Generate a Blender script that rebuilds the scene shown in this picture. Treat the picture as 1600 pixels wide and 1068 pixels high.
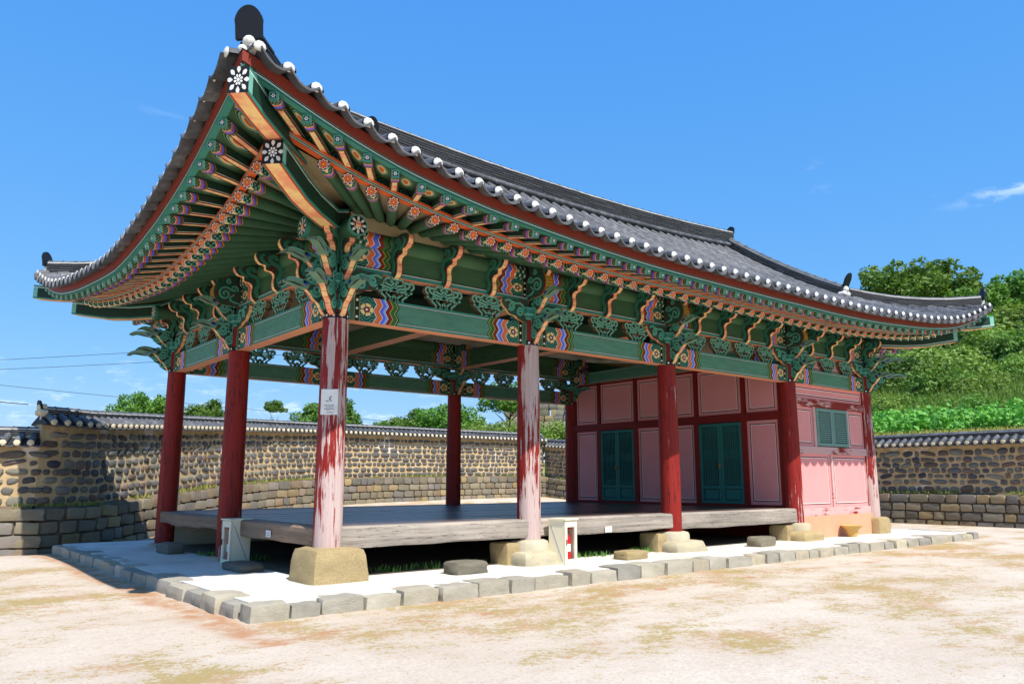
import bpy, bmesh, math, random
import numpy as np
from mathutils import Vector, Matrix, noise as mnoise
R=math.radians
for o in list(bpy.data.objects): bpy.data.objects.remove(o)
SC=bpy.context.scene; COL=SC.collection
# ---------------------------------------------------------------- camera
CAMP=Vector((-5.0594,-10.1841,1.51)); YAW,PITCH=R(50.6717),R(9.9842)
cd=bpy.data.cameras.new('camera'); cam=bpy.data.objects.new('camera',cd); COL.objects.link(cam)
cam.location=CAMP; cam.rotation_euler=(math.pi/2+PITCH,0,YAW-math.pi/2)
cd.sensor_width=36; cd.lens=1225.05/1600*36; cd.clip_start=.05; cd.clip_end=3000
SC.camera=cam
# ---------------------------------------------------------------- sky and sun
SUN=Vector((-.5,-4.4,6.0)).normalized()
w=bpy.data.worlds.new('World'); SC.world=w; w.use_nodes=True
nt=w.node_tree; nt.nodes.clear()
wo=nt.nodes.new('ShaderNodeOutputWorld'); bg=nt.nodes.new('ShaderNodeBackground'); sk=nt.nodes.new('ShaderNodeTexSky')
sk.sky_type='NISHITA'; sk.sun_disc=False; sk.sun_elevation=math.asin(SUN.z); sk.sun_rotation=math.atan2(SUN.x,SUN.y)
sk.air_density=1.0; sk.dust_density=0.; sk.ozone_density=2.5; sk.altitude=1200
bg.inputs['Strength'].default_value=.15
# thin wisps of cirrus mixed into the sky
tc=nt.nodes.new('ShaderNodeTexCoord'); mp=nt.nodes.new('ShaderNodeMapping'); mp.inputs['Rotation'].default_value=(.15,.35,.5); mp.inputs['Scale'].default_value=(2.2,7,16)
nz=nt.nodes.new('ShaderNodeTexNoise'); nz.inputs['Scale'].default_value=1.1; nz.inputs['Detail'].default_value=7; nz.inputs['Roughness'].default_value=.62
rp=nt.nodes.new('ShaderNodeValToRGB'); rp.color_ramp.elements[0].position=.66; rp.color_ramp.elements[1].position=.9
rp.color_ramp.elements[1].color=(.5,.5,.5,1)
mx=nt.nodes.new('ShaderNodeMix'); mx.data_type='RGBA'; mx.inputs[7].default_value=(6.5,7,7.6,1)
L=nt.links
L.new(tc.outputs['Generated'],mp.inputs['Vector']); L.new(mp.outputs[0],nz.inputs['Vector']); L.new(nz.outputs['Fac'],rp.inputs['Fac'])
# grade the model sky to the clear saturated blue of the day, channel by channel
sp_=nt.nodes.new('ShaderNodeSeparateColor'); hs=nt.nodes.new('ShaderNodeCombineColor'); L.new(sk.outputs[0],sp_.inputs[0])
for ch,(pw,k) in enumerate(((.80,.50),(.42,1.40),(.14,3.6))):
    a_=nt.nodes.new('ShaderNodeMath'); a_.operation='POWER'; a_.inputs[1].default_value=pw; b_=nt.nodes.new('ShaderNodeMath'); b_.operation='MULTIPLY'; b_.inputs[1].default_value=k
    L.new(sp_.outputs[ch],a_.inputs[0]); L.new(a_.outputs[0],b_.inputs[0]); L.new(b_.outputs[0],hs.inputs[ch])
# one long cirrus streak over the hill, and faint cloud low over the horizon
def wm(op,*a):
    n_=nt.nodes.new('ShaderNodeMath'); n_.operation=op
    for i_,v_ in enumerate(a):
        if isinstance(v_,(int,float)): n_.inputs[i_].default_value=v_
        else: L.new(v_,n_.inputs[i_])
    return n_.outputs[0]
def wdot(v):
    n_=nt.nodes.new('ShaderNodeVectorMath'); n_.operation='DOT_PRODUCT'; L.new(tc.outputs['Generated'],n_.inputs[0]); n_.inputs[1].default_value=v; return n_.outputs['Value']
def wss(v,a,b):
    n_=nt.nodes.new('ShaderNodeMapRange'); n_.interpolation_type='SMOOTHSTEP'; L.new(v,n_.inputs[0]); n_.inputs[1].default_value=a; n_.inputs[2].default_value=b; return n_.outputs[0]
nf=nt.nodes.new('ShaderNodeTexNoise'); nf.inputs['Scale'].default_value=26; nf.inputs['Detail'].default_value=6; nf.inputs['Roughness'].default_value=.65
m2=nt.nodes.new('ShaderNodeMapping'); m2.inputs['Scale'].default_value=(1,1,3); L.new(tc.outputs['Generated'],m2.inputs[0]); L.new(m2.outputs[0],nf.inputs['Vector'])
dl=wm('ADD',wdot((.31,.01,-.95)),wm('MULTIPLY',wm('SUBTRACT',nf.outputs['Fac'],.5),.035))
streak=wm('MULTIPLY',wm('MULTIPLY',wss(wm('ABSOLUTE',dl),.010,.0),wss(wdot((.26,-.96,0.)),-.12,.06)),wm('MULTIPLY',wss(nf.outputs['Fac'],.38,.62),.62))
sz=nt.nodes.new('ShaderNodeSeparateXYZ'); L.new(tc.outputs['Generated'],sz.inputs[0])
low=wm('MULTIPLY',wm('MULTIPLY',wss(sz.outputs[2],.17,.05),wss(nf.outputs['Fac'],.50,.70)),.42)
cl=wm('MAXIMUM',wm('MAXIMUM',streak,low),wm('MULTIPLY',rp.outputs[0],.35))
L.new(cl,mx.inputs[0]); L.new(hs.outputs[0],mx.inputs[6]); L.new(mx.outputs[2],bg.inputs['Color']); L.new(bg.outputs[0],wo.inputs[0])
sd=bpy.data.lights.new('sun','SUN'); sd.energy=4.6; sd.angle=R(.53); sd.color=(1,.95,.87)
so=bpy.data.objects.new('sun',sd); COL.objects.link(so); so.rotation_euler=SUN.to_track_quat('Z','Y').to_euler(); so.location=(0,-20,30)
vs=SC.view_settings; vs.view_transform='Standard'; vs.look='None'; vs.exposure=.55; vs.gamma=1; vs.use_curve_mapping=False
SC.render.engine='CYCLES'
# ---------------------------------------------------------------- dimensions (metres)
XC=[0,3.649,7.323,11.736,15.376]; YC=[0,3.768,7.424]; X4,Y2=XC[4],YC[2]; YM=3.71
POD=.165
rng=random.Random(7)
def lerp(a,b,t): return a+(b-a)*t
def clamp(x,a=0.,b=1.): return max(a,min(b,x))
def sm(x): x=clamp(x); return x*x*(3-2*x)
# ---------------------------------------------------------------- shader expression helper
def srgb(r,g,b):
    f=lambda c:(c/12.92 if c<=.04045 else ((c+.055)/1.055)**2.4)
    return (f(r/255),f(g/255),f(b/255),1)
class X:
    def __init__(s,g,k): s.g=g; s.k=k
    def _o(s,op,b,rev=False): return s.g.m(op,b,s) if rev else s.g.m(op,s,b)
    def __add__(s,b): return s._o('ADD',b)
    __radd__=__add__
    def __sub__(s,b): return s._o('SUBTRACT',b)
    def __rsub__(s,b): return s._o('SUBTRACT',b,True)
    def __mul__(s,b): return s._o('MULTIPLY',b)
    __rmul__=__mul__
    def __truediv__(s,b): return s._o('DIVIDE',b)
    def __gt__(s,b): return s._o('GREATER_THAN',b)
    def __lt__(s,b): return s._o('LESS_THAN',b)
    def abs(s): return s.g.m('ABSOLUTE',s)
    def sin(s): return s.g.m('SINE',s)
    def cos(s): return s.g.m('COSINE',s)
    def fr(s): return s.g.m('FRACT',s)
    def sqrt(s): return s.g.m('SQRT',s)
    def pw(s,b): return s.g.m('POWER',s,b)
    def tri(s): return (s.fr()-.5).abs()*2      # triangle wave 1..0..1
    def ss(s,a,b):
        n=s.g.nt.nodes.new('ShaderNodeMapRange'); n.interpolation_type='SMOOTHSTEP'
        s.g.put(n.inputs[0],s); n.inputs[1].default_value=a; n.inputs[2].default_value=b
        return X(s.g,n.outputs[0])
DUST=False
class Gm:
    def __init__(s,name,rough=.75,spec=.25):
        s.mat=bpy.data.materials.new(name); s.mat.use_nodes=True; s.nt=s.mat.node_tree
        s.b=s.nt.nodes['Principled BSDF']; s.b.inputs['Roughness'].default_value=rough; s.b.inputs['Specular IOR Level'].default_value=spec
    def put(s,inp,v):
        if isinstance(v,X): s.nt.links.new(v.k,inp)
        else: inp.default_value=v
    def m(s,op,*a):
        n=s.nt.nodes.new('ShaderNodeMath'); n.operation=op
        for i,v in enumerate(a): s.put(n.inputs[i],v)
        return X(s,n.outputs[0])
    def sep(s,sock):
        n=s.nt.nodes.new('ShaderNodeSeparateXYZ'); s.nt.links.new(sock,n.inputs[0]); return [X(s,n.outputs[i]) for i in range(3)]
    def tc(s,k): 
        n=s.nt.nodes.new('ShaderNodeTexCoord'); return n.outputs[k]
    def uv(s): return s.sep(s.tc('UV'))[:2]
    def pos(s): n=s.nt.nodes.new('ShaderNodeNewGeometry'); return n.outputs['Position']
    def nrm(s): n=s.nt.nodes.new('ShaderNodeNewGeometry'); return s.sep(n.outputs['Normal'])
    def rnd(s): n=s.nt.nodes.new('ShaderNodeObjectInfo'); return X(s,n.outputs['Random'])
    def attr(s,name):
        n=s.nt.nodes.new('ShaderNodeAttribute'); n.attribute_type='OBJECT'; n.attribute_name=name; return X(s,n.outputs['Fac'])
    def noise(s,vec=None,scale=5,detail=4,rough=.55,st=(1,1,1),rot=(0,0,0),off=None):
        n=s.nt.nodes.new('ShaderNodeTexNoise'); n.inputs['Scale'].default_value=scale; n.inputs['Detail'].default_value=detail; n.inputs['Roughness'].default_value=rough
        v=vec if vec is not None else s.pos()
        mp=s.nt.nodes.new('ShaderNodeMapping'); mp.inputs['Scale'].default_value=st; mp.inputs['Rotation'].default_value=rot
        s.nt.links.new(v,mp.inputs[0]); s.nt.links.new(mp.outputs[0],n.inputs['Vector'])
        if off is not None:
            n.noise_dimensions='4D'; s.put(n.inputs['W'],off)
        return X(s,n.outputs['Fac'])
    def mix(s,f,a,b):
        n=s.nt.nodes.new('ShaderNodeMix'); n.data_type='RGBA'
        s.put(n.inputs[0],f); s.put(n.inputs[6],a); s.put(n.inputs[7],b); return X(s,n.outputs[2])
    def ramp(s,f,*st):
        n=s.nt.nodes.new('ShaderNodeValToRGB'); e=n.color_ramp.elements
        while len(e)<len(st): e.new(.5)
        for q,(p,c) in zip(e,st): q.position=p; q.color=c
        s.put(n.inputs[0],f); return X(s,n.outputs[0])
    def hsv(s,c,h=.5,sa=1.,v=1.):
        n=s.nt.nodes.new('ShaderNodeHueSaturation'); s.put(n.inputs['Color'],c); s.put(n.inputs['Hue'],h); s.put(n.inputs['Saturation'],sa); s.put(n.inputs['Value'],v); return X(s,n.outputs[0])
    def out(s,col,rough=None,bump=None,bs=.3,bd=.02):
        if DUST:   # faded, grimy old paint
            k=s.noise(scale=2.3,detail=7,rough=.7).ss(.45,.75)*.18+s.noise(scale=17,detail=5,rough=.75).ss(.55,.75)*.2
            col=s.mix(k,s.hsv(col,sa=.98,v=.97),srgb(92,84,66))
        s.put(s.b.inputs['Base Color'],col)
        if rough is not None: s.put(s.b.inputs['Roughness'],rough)
        if bump is not None:
            n=s.nt.nodes.new('ShaderNodeBump'); n.inputs['Strength'].default_value=bs; n.inputs['Distance'].default_value=bd
            s.put(n.inputs['Height'],bump); s.nt.links.new(n.outputs[0],s.b.inputs['Normal'])
        return s.mat
# ---------------------------------------------------------------- mesh builder
class MB:
    def __init__(s): s.v=[];s.f=[];s.m=[];s.u=[]
    def face(s,pts,mi=0,uv=None):
        i=len(s.v); s.v+= [tuple(p) for p in pts]; s.f.append(tuple(range(i,i+len(pts)))); s.m.append(mi); s.u.append(uv or [(0.,0.)]*len(pts))
    def box(s,c,d,mi=0,T=None,ends=None):
        # box centre c, full size d; uv in metres on every face
        x,y,z=d[0]/2,d[1]/2,d[2]/2
        P=[Vector((c[0]+i*x,c[1]+j*y,c[2]+k*z)) for i in(-1,1) for j in(-1,1) for k in(-1,1)]
        if T: P=[Vector(T(*p)) for p in P]
        for q,(a,b) in (((0,1,3,2),(1,2)),((4,6,7,5),(1,2)),((0,4,5,1),(0,2)),((2,3,7,6),(0,2)),((0,2,6,4),(0,1)),((1,5,7,3),(0,1))):
            loc=[((-1,1)[i>>2&1]*d[0]/2,(-1,1)[i>>1&1]*d[1]/2,(-1,1)[i&1]*d[2]/2) for i in q]
            s.face([P[i] for i in q],mi,[(l[a],l[b]) for l in loc])
    def tube(s,path,rad,n=12,mi=0,cap0=None,cap1=None,up=(0,0,1),half=False,u0=0.):
        path=[Vector(p) for p in path]; N=len(path); rings=[]; u=u0; us=[]
        for i,p in enumerate(path):
            t=(path[min(i+1,N-1)]-path[max(i-1,0)]).normalized()
            a=t.cross(Vector(up)); a=a.normalized() if a.length>1e-6 else Vector((1,0,0)); b=a.cross(t)
            r=rad(i) if callable(rad) else (rad[i] if isinstance(rad,(list,tuple)) else rad)
            A=[(k/n*(math.pi if half else 2*math.pi)) for k in range(n+1)]
            rings.append([p+a*math.cos(x)*r+b*math.sin(x)*r for x in A])
            if i: u+=(p-path[i-1]).length
            us.append(u)
        for i in range(N-1):
            for k in range(n):
                s.face([rings[i][k],rings[i+1][k],rings[i+1][k+1],rings[i][k+1]],mi,[(us[i],k/n),(us[i+1],k/n),(us[i+1],(k+1)/n),(us[i],(k+1)/n)])
        cu=[(math.cos(k/n*2*math.pi),math.sin(k/n*2*math.pi)) for k in range(n)]
        if cap0 is not None: s.face(rings[0][:n] if not half else rings[0],cap0,cu if not half else None)
        if cap1 is not None: s.face(rings[-1][:n] if not half else rings[-1],cap1,cu if not half else None)
    def prism(s,out,T,c0,c1,mf=0,me=1):
        # outline in (a,b), thickness c0..c1; T maps (a,b,c) to the world
        s.face([T(a,b,c0) for a,b in out],mf,list(out)); s.face([T(a,b,c1) for a,b in reversed(out)],mf,list(reversed(out)))
        n=len(out); u=0
        for i in range(n):
            p,q=out[i],out[(i+1)%n]; l=math.hypot(q[0]-p[0],q[1]-p[1])
            s.face([T(*p,c0),T(*p,c1),T(*q,c1),T(*q,c0)],me,[(u,0),(u,1),(u+l,1),(u+l,0)]); u+=l
    def ribbon(s,path,wd,T,c0,c1,mf=0,me=0,closed=False):
        P=[Vector((*p,0)) for p in path]; n=len(P); A=[];B=[]
        for i in range(n):
            t=(P[(i+1)%n]-P[(i-1)%n]) if closed else (P[min(i+1,n-1)]-P[max(i-1,0)])
            t=t.normalized() if t.length>1e-9 else Vector((1,0,0)); o=Vector((-t.y,t.x,0)); k=wd(i/(n-1))/2 if callable(wd) else wd/2
            A.append(P[i]+o*k); B.append(P[i]-o*k)
        for i in range(n if closed else n-1):
            j=(i+1)%n
            f=lambda p,c:T(p.x,p.y,c)
            s.face([f(A[i],c1),f(A[j],c1),f(B[j],c1),f(B[i],c1)],mf); s.face([f(A[i],c0),f(B[i],c0),f(B[j],c0),f(A[j],c0)],mf)
            s.face([f(A[i],c0),f(A[j],c0),f(A[j],c1),f(A[i],c1)],me); s.face([f(B[i],c0),f(B[i],c1),f(B[j],c1),f(B[j],c0)],me)
    def build(s,name,mats,parent=None,smooth=False,fix=True,weld=True):
        me=bpy.data.meshes.new(name); me.from_pydata(s.v,[],s.f); ul=me.uv_layers.new(name='UVMap')
        flat=[c for f in s.u for p in f for c in p]; ul.data.foreach_set('uv',flat)
        me.polygons.foreach_set('material_index',s.m)
        if fix or weld:
            bm=bmesh.new(); bm.from_mesh(me)
            if weld: bmesh.ops.remove_doubles(bm,verts=bm.verts,dist=1e-5)
            if fix: bmesh.ops.recalc_face_normals(bm,faces=bm.faces)
            bm.to_mesh(me); bm.free()
        if smooth:
            me.polygons.foreach_set('use_smooth',[True]*len(me.polygons))
            if smooth!=True: me.set_sharp_from_angle(angle=R(smooth))
        for m in (mats if isinstance(mats,(list,tuple)) else [mats]): me.materials.append(m)
        o=bpy.data.objects.new(name,me); COL.objects.link(o)
        if parent: o.parent=parent
        return o
def tag(o,label=None,cat=None,group=None,kind=None):
    for k,v in (('label',label),('category',cat),('group',group),('kind',kind)):
        if v: o[k]=v
    return o
def empty(name,loc=(0,0,0)):
    o=bpy.data.objects.new(name,None); COL.objects.link(o); o.location=loc; o.empty_display_size=.3; return o
def inst(name,me,loc,scale=(1,1,1),rz=0,parent=None,tilt=0):
    o=bpy.data.objects.new(name,me); COL.objects.link(o); o.location=loc; o.scale=scale; o.rotation_euler=(0,tilt,rz)
    if parent: o.parent=parent
    return o
def crom(P,k=5,closed=True):
    n=len(P); out=[]
    for i in range(n if closed else n-1):
        g=(lambda j:P[j%n]) if closed else (lambda j:P[clampi(j,n)])
        p0,p1,p2,p3=g(i-1),g(i),g(i+1),g(i+2)
        for q in range(k):
            t=q/k; out.append(tuple(.5*((2*p1[d])+(-p0[d]+p2[d])*t+(2*p0[d]-5*p1[d]+4*p2[d]-p3[d])*t*t+(-p0[d]+3*p1[d]-3*p2[d]+p3[d])*t**3) for d in (0,1)))
    if not closed: out.append(tuple(P[-1]))
    return out
def clampi(j,n): return max(0,min(n-1,j))
def spiral(cx,cy,r0,r1,a0,turns,n=18):
    return [(cx+lerp(r0,r1,i/n)*math.cos(a0+turns*2*math.pi*i/n),cy+lerp(r0,r1,i/n)*math.sin(a0+turns*2*math.pi*i/n)) for i in range(n+1)]
def superbox(name,seed,e=4.,amp=.06,n=4,mats=None,freq=1.2,flat=False):
    # rounded irregular block filling about -1..1
    me=bpy.data.meshes.new(name); bm=bmesh.new()
    bmesh.ops.create_cube(bm,size=2); bmesh.ops.subdivide_edges(bm,edges=bm.edges,cuts=n-1,use_grid_fill=True)
    off=Vector((seed*7.13,seed*3.71,seed*1.97))
    for v in bm.verts:
        p=v.co; r=(abs(p.x)**e+abs(p.y)**e+abs(p.z)**e)**(1/e); p=p/r
        p=p*(1+amp*(mnoise.noise(p*freq+off)*2+mnoise.noise(p*freq*2.7+off)*.8)); v.co=p
    bm.to_mesh(me); bm.free()
    if not flat: me.polygons.foreach_set('use_smooth',[True]*len(me.polygons)); me.set_sharp_from_angle(angle=R(38))
    if mats: me.materials.append(mats)
    return me
# ---------------------------------------------------------------- paint colours
GREEN=srgb(60,98,70); DGREEN=srgb(26,56,42); TEAL=srgb(56,132,116); LTEAL=srgb(120,186,166); BLACK=srgb(16,18,20); WHITE=srgb(236,234,226)
CREAM=srgb(246,208,140); SALMON=srgb(240,160,118); ORANGE=srgb(226,98,36); MAROON=srgb(122,36,28); BLUE=srgb(84,104,226); LBLUE=srgb(130,160,245); OCHRE=srgb(196,150,50); OLIVE=srgb(120,130,60)
DUST=True
def paint(name,c,rough=.6,var=.12,wear=0.,wc=(.5,.45,.38,1)):
    g=Gm(name,rough); n=g.noise(scale=3,detail=5); f=g.noise(scale=40,detail=3)
    col=g.hsv(c,v=(n-.5)*(var*2)+1.0+(f-.5)*var)
    if wear: col=g.mix((g.noise(scale=14,detail=6,rough=.7)+wear-1.).ss(0,.12),col,wc)
    return g.out(col,bump=f,bs=.15,bd=.004)
m_green=paint('green_paint',GREEN); m_dgreen=paint('dark_green_paint',DGREEN); m_teal=paint('teal_paint',TEAL); m_lteal=paint('pale_teal_paint',srgb(104,172,148))
m_cream=paint('cream_paint',CREAM); m_salmon=paint('salmon_paint',SALMON); m_orange=paint('orange_paint',ORANGE); m_maroon=paint('maroon_paint',MAROON)
m_redboard=paint('red_board_paint',srgb(128,44,24)); m_black=paint('black_paint',BLACK); m_white=paint('white_paint',WHITE); m_beige=paint('beige_plaster',srgb(176,158,122)); m_ochre=paint('ochre_paint',OCHRE)
def polar(g,x,y):
    r=(x*x+y*y).sqrt(); th=g.m('ARCTAN2',y,x); return r,th
def flower_mat(name,kind):
    g=Gm(name,.6); x,y=g.uv(); r,th=polar(g,x,y)
    if kind=='round':
        pet=(th*4.).cos().abs(); lim=pet.pw(.6)*.42+.34
        c=g.mix(r<(lim+.13),DGREEN,WHITE); c=g.mix(r<lim,c,ORANGE); c=g.mix((pet<.3)*(r<lim)*(r>.2),c,srgb(150,40,20))
        c=g.mix((r<.6)*(r>.5)*(pet>.75),c,srgb(160,46,20)); c=g.mix(r<.17,c,srgb(240,180,40)); c=g.mix(r>.93,c,MAROON)
    elif kind=='square':
        ax=x.abs(); ay=y.abs(); mxx=g.m('MAXIMUM',ax,ay)
        pet=(th*3.).cos().abs(); lim=pet*.3+.22
        c=g.mix(mxx<.66,TEAL,BLACK); c=g.mix((r<lim)*(pet>.35),c,WHITE); c=g.mix(r<.14,c,BLACK); c=g.mix((mxx>.66)*(mxx<.74),c,LTEAL)
    else: # big lotus in white on black
        pet=(th*4.).cos().abs(); p2=(th*4.).sin().abs(); RO=.84 if kind=='lotus_round' else 1.08
        c=g.mix((r<RO)*(r>.40)*(pet>((r-RO*.72).abs()*1.5+.60)),BLACK,srgb(212,210,204)); c=g.mix((r<.42)*(r>.17)*(p2>((r-.3).abs()*3.+.4)),c,srgb(226,224,218)); c=g.mix(r<.12,c,WHITE)
        if kind=='lotus_round': c=g.mix(r>.86,c,TEAL); c=g.mix(r>.96,c,LTEAL)
    c=g.hsv(c,v=g.noise(scale=25,detail=4)*.35+.82)
    return g.out(c)
m_flower=flower_mat('round_rafter_flower','round'); m_sq=flower_mat('square_rafter_flower','square'); m_lotus=flower_mat('lotus_painting','lotus'); m_lotusr=flower_mat('lotus_painting_round','lotus_round')
def bands(g,c,w,spec):
    for a,b,col in spec: c=g.mix((w>a)*(w<b),c,col)
    return c
def rafter_mat():
    g=Gm('round_rafter_paint',.6); u,v=g.uv()
    z=(v*4.).tri(); w=u+z*.035
    c=g.hsv(GREEN,v=g.noise(scale=6,detail=4)*.5+.75)
    sc=((u*75.).sin()*(v*44.).sin())                       # little scrolls
    c=g.mix(w<.20,c,g.mix(sc>.05,DGREEN,TEAL)); c=g.mix((w<.20)*(sc>.55),c,LTEAL)
    c=g.mix((u<.13)*(((v*4.+.25).tri())<(.13-u)*4.),c,CREAM)
    c=bands(g,c,w,((.20,.212,WHITE),(.212,.25,ORANGE),(.25,.29,BLUE),(.29,.315,MAROON),(.315,.335,OCHRE),(.335,.345,BLACK)))
    c=g.mix(u<.012,c,WHITE); return g.out(c,bump=g.noise(scale=30),bs=.1,bd=.004)
m_rafter=rafter_mat()
def fly_mat(bottom):
    g=Gm('flying_rafter_'+('underside' if bottom else 'side'),.6); u,v=g.uv()   # u metres from tip, v -.5..+.5 across
    va=v.abs(); w=u+va*.05; n=g.noise(scale=7,detail=4)*.4+.8
    if bottom:
        c=g.hsv(CREAM,v=n); c=g.mix(g.noise(scale=9,st=(1,1,1))>.5,c,g.hsv(SALMON,v=n)); c=g.mix(va>.30,c,MAROON); c=g.mix(va>.40,c,DGREEN)
    else:
        c=g.hsv(g.mix(1.,GREEN,DGREEN),v=n); c=g.mix((v<-.34)*(v>-.40),c,WHITE); c=g.mix(v<-.42,c,MAROON)
    sc=((u*110.).sin()*(v*16.).sin())
    c=g.mix(w<.125,c,g.mix(sc>0.,DGREEN,TEAL)); c=g.mix((w<.125)*(sc>.6),c,OCHRE); c=g.mix(u<.035,c,LTEAL if not bottom else TEAL)
    c=bands(g,c,w,((.125,.133,WHITE),(.133,.165,ORANGE),(.165,.205,BLUE),(.205,.235,MAROON),(.235,.25,OLIVE),(.25,.258,BLACK)))
    return g.out(c)
m_fly_s=fly_mat(False); m_fly_b=fly_mat(True)
def soffit_motif():
    g=Gm('soffit_board_paint',.6); x,y=g.uv()   # x across -1..1, y 0 (tip) .. 1 (inner)
    c=g.hsv(GREEN,v=g.noise(scale=6,detail=4)*.5+.72)
    ex=x/.62; ey=(y-.36)/.25; r=(ex.abs().pw(1.6)+ey.abs().pw(1.6))
    for lim,col in ((1.,OLIVE),(.86,DGREEN),(.7,LTEAL),(.56,TEAL),(.44,CREAM)): c=g.mix(r<lim,c,col)
    rr=(x*x+((y-.36)*2.2)*((y-.36)*2.2)).sqrt(); c=g.mix(rr<.2,c,ORANGE); c=g.mix(rr<.08,c,OCHRE)
    qx=x; qy=(y-.92)*2.6; rq=(qx*qx+qy*qy).sqrt()
    c=g.mix(rq<.72,c,OLIVE); c=g.mix(rq<.66,c,DGREEN); c=g.mix((rq<.6)*((rq*22.).sin()>.1),c,TEAL)
    return g.out(c)
m_soffit=soffit_motif()
def beam_mat(name,panel=True,inner=1.0,bright=1.):
    # u metres from the end next to the column, v 0..1 over the height
    g=Gm(name,.55); u,v=g.uv(); n=g.noise(scale=4,detail=5,st=(1,1,4))
    body=g.hsv(srgb(80,134,112) if panel else srgb(58,94,64),v=n*.7+.66)
    c=body; e=(v-.5).abs()
    if panel:
        c=g.mix(e>.36,c,BLACK); c=g.mix(e>.385,c,WHITE); c=g.mix(e>.405,c,TEAL)
    wv=(v*2.).tri()*.06
    w=u+wv*inner; q=(v-.5)*.42
    p=(u-.30); rr=(p*p+q*q).sqrt(); th=g.m('ARCTAN2',q,p)
    head=g.mix(((rr*120.+ (th*6.).cos()*2.).sin())>0.,TEAL,DGREEN)
    head=g.mix((rr<.105)*(rr>.055)*((th*2.5).cos().abs()>.3),head,CREAM); head=g.mix(rr<.05,head,MAROON); head=g.mix(rr<.02,head,WHITE)
    c=g.mix(w<.86,c,BLACK)
    c=g.mix(w<.84,c,srgb(150,170,90)); c=g.mix(w<.825,c,srgb(44,104,44)); c=g.mix(w<.755,c,OCHRE); c=g.mix(w<.74,c,MAROON); c=g.mix(w<.67,c,WHITE)
    c=g.mix(w<.66,c,LBLUE); c=g.mix(w<.625,c,BLUE); c=g.mix(w<.575,c,WHITE); c=g.mix(w<.565,c,ORANGE); c=g.mix(w<.52,c,srgb(210,120,70)); c=g.mix(w<.47,c,WHITE)
    c=g.mix(w<.46,c,head)
    c=g.mix(u<.19,c,OLIVE); c=g.mix(u<.175,c,BLACK)
    dv=((v*3.).fr()-.5)*.14; du=u-.14; dr=(dv*dv+du*du).sqrt(); c=g.mix((u<.175)*(dr<.02),c,WHITE)
    c=g.mix(u<.105,c,OLIVE); c=g.mix(u<.09,c,GREEN); c=g.mix(u<.03,c,TEAL)
    return g.out(g.hsv(c,v=bright),bump=n,bs=.12,bd=.005)
m_beam=beam_mat('beam_painting'); m_purlin=beam_mat('purlin_painting',False)
def scroll_mat():
    g=Gm('bracket_face_paint',.6); c=g.hsv(srgb(34,82,64),v=g.noise(scale=8)*.6+.6)
    c=g.mix(g.noise(scale=16,detail=1)>.60,c,g.hsv(MAROON,v=.6)); return g.out(c)
m_bface=scroll_mat()
def cream_edge():
    g=Gm('bracket_edge_paint',.6); u,v=g.uv()
    c=g.hsv(g.mix(g.noise(scale=5,detail=2).ss(.42,.58),CREAM,SALMON),v=g.noise(scale=12)*.4+.8)
    c=g.mix((v-.5).abs()>.36,c,MAROON); c=g.mix((u*9.).fr()<.06,c,MAROON); return g.out(c)
m_edge=cream_edge()
def edge_strip(name,spec,base):
    g=Gm(name,.6); u,v=g.uv(); c=bands(g,base if isinstance(base,X) else g.hsv(base,v=g.noise(scale=5,detail=4)*.4+.8),v,spec); return g.out(c)
m_pyeong=edge_strip('lower_batten_paint',((0,.10,BLACK),(.10,.2,WHITE),(.2,.46,TEAL),(.46,.52,WHITE),(.52,.56,MAROON)),ORANGE)
m_pyeong2=edge_strip('upper_batten_paint',((0,.14,BLACK),(.45,.6,WHITE),(.6,.8,BLACK)),TEAL)
DUST=False
def column_mat():
    g=Gm('weathered_red_column',.55); o=g.tc('Object'); nx,ny,nz_=g.nrm(); x,y,z=g.sep(o)
    pe=g.attr('peel'); lo=g.attr('peel_low')
    n=g.noise(o,scale=1.,detail=8,rough=.68,st=(20,20,1.3),off=g.attr('seed')); b=g.noise(o,scale=1.6,detail=3,off=g.attr('seed'))
    red=g.hsv(srgb(138,33,26),v=n*.45+.75); red=g.mix(n>.68,red,srgb(112,20,16))
    crack=g.noise(o,scale=1.,detail=3,st=(24,24,.7),off=g.attr('seed')); red=g.mix((crack-.5).abs()<.012,red,srgb(60,14,12))
    face=(0.-ny).ss(-.5,.55)
    lowm=(1.3-z).ss(0,1.2)*lo*(0.-ny).ss(-.8,.2)
    k=((n-.5)*2.1+(b-.5)*.8+pe*face*.5+lowm*.55-.36).ss(0.,.09)
    wood=g.mix(g.noise(o,scale=1.,detail=5,st=(30,30,1.4)),srgb(158,132,127),srgb(212,190,184))
    return g.out(g.mix(k,red,wood),rough=n*.3+.4,bump=n-k*.3,bs=.35,bd=.012)
m_col=column_mat()
def panel_mat(name,base):
    # u,v metres; panel size in object properties pw, ph ; painted lines near the edge
    g=Gm(name,.7); u,v=g.uv(); pw,ph=g.attr('pw'),g.attr('ph')
    e=g.m('MINIMUM',pw/2.-u.abs(),ph/2.-v.abs())
    c=g.hsv(base,v=g.noise(scale=1.5,detail=5)*.22+.89)
    c=g.mix((e>.075)*(e<.095),c,BLACK); c=g.mix((e>.1)*(e<.112),c,WHITE); return g.out(c,bump=g.noise(scale=60),bs=.06,bd=.003)
m_pink=panel_mat('pink_plaster_panel',srgb(226,150,148))
def worn_red(bias=.80,nm='worn_red_timber'):
    g=Gm(nm,.6); n=g.noise(scale=1.,detail=7,rough=.65,st=(2.5,2.5,16)); b=g.noise(scale=1.1,detail=4)
    c=g.hsv(srgb(138,34,26),v=n*.5+.7); k=(n*.7+b*.8-bias).ss(0,.12)
    return g.out(g.mix(k,c,srgb(206,164,160)),bump=n,bs=.3,bd=.01)
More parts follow.
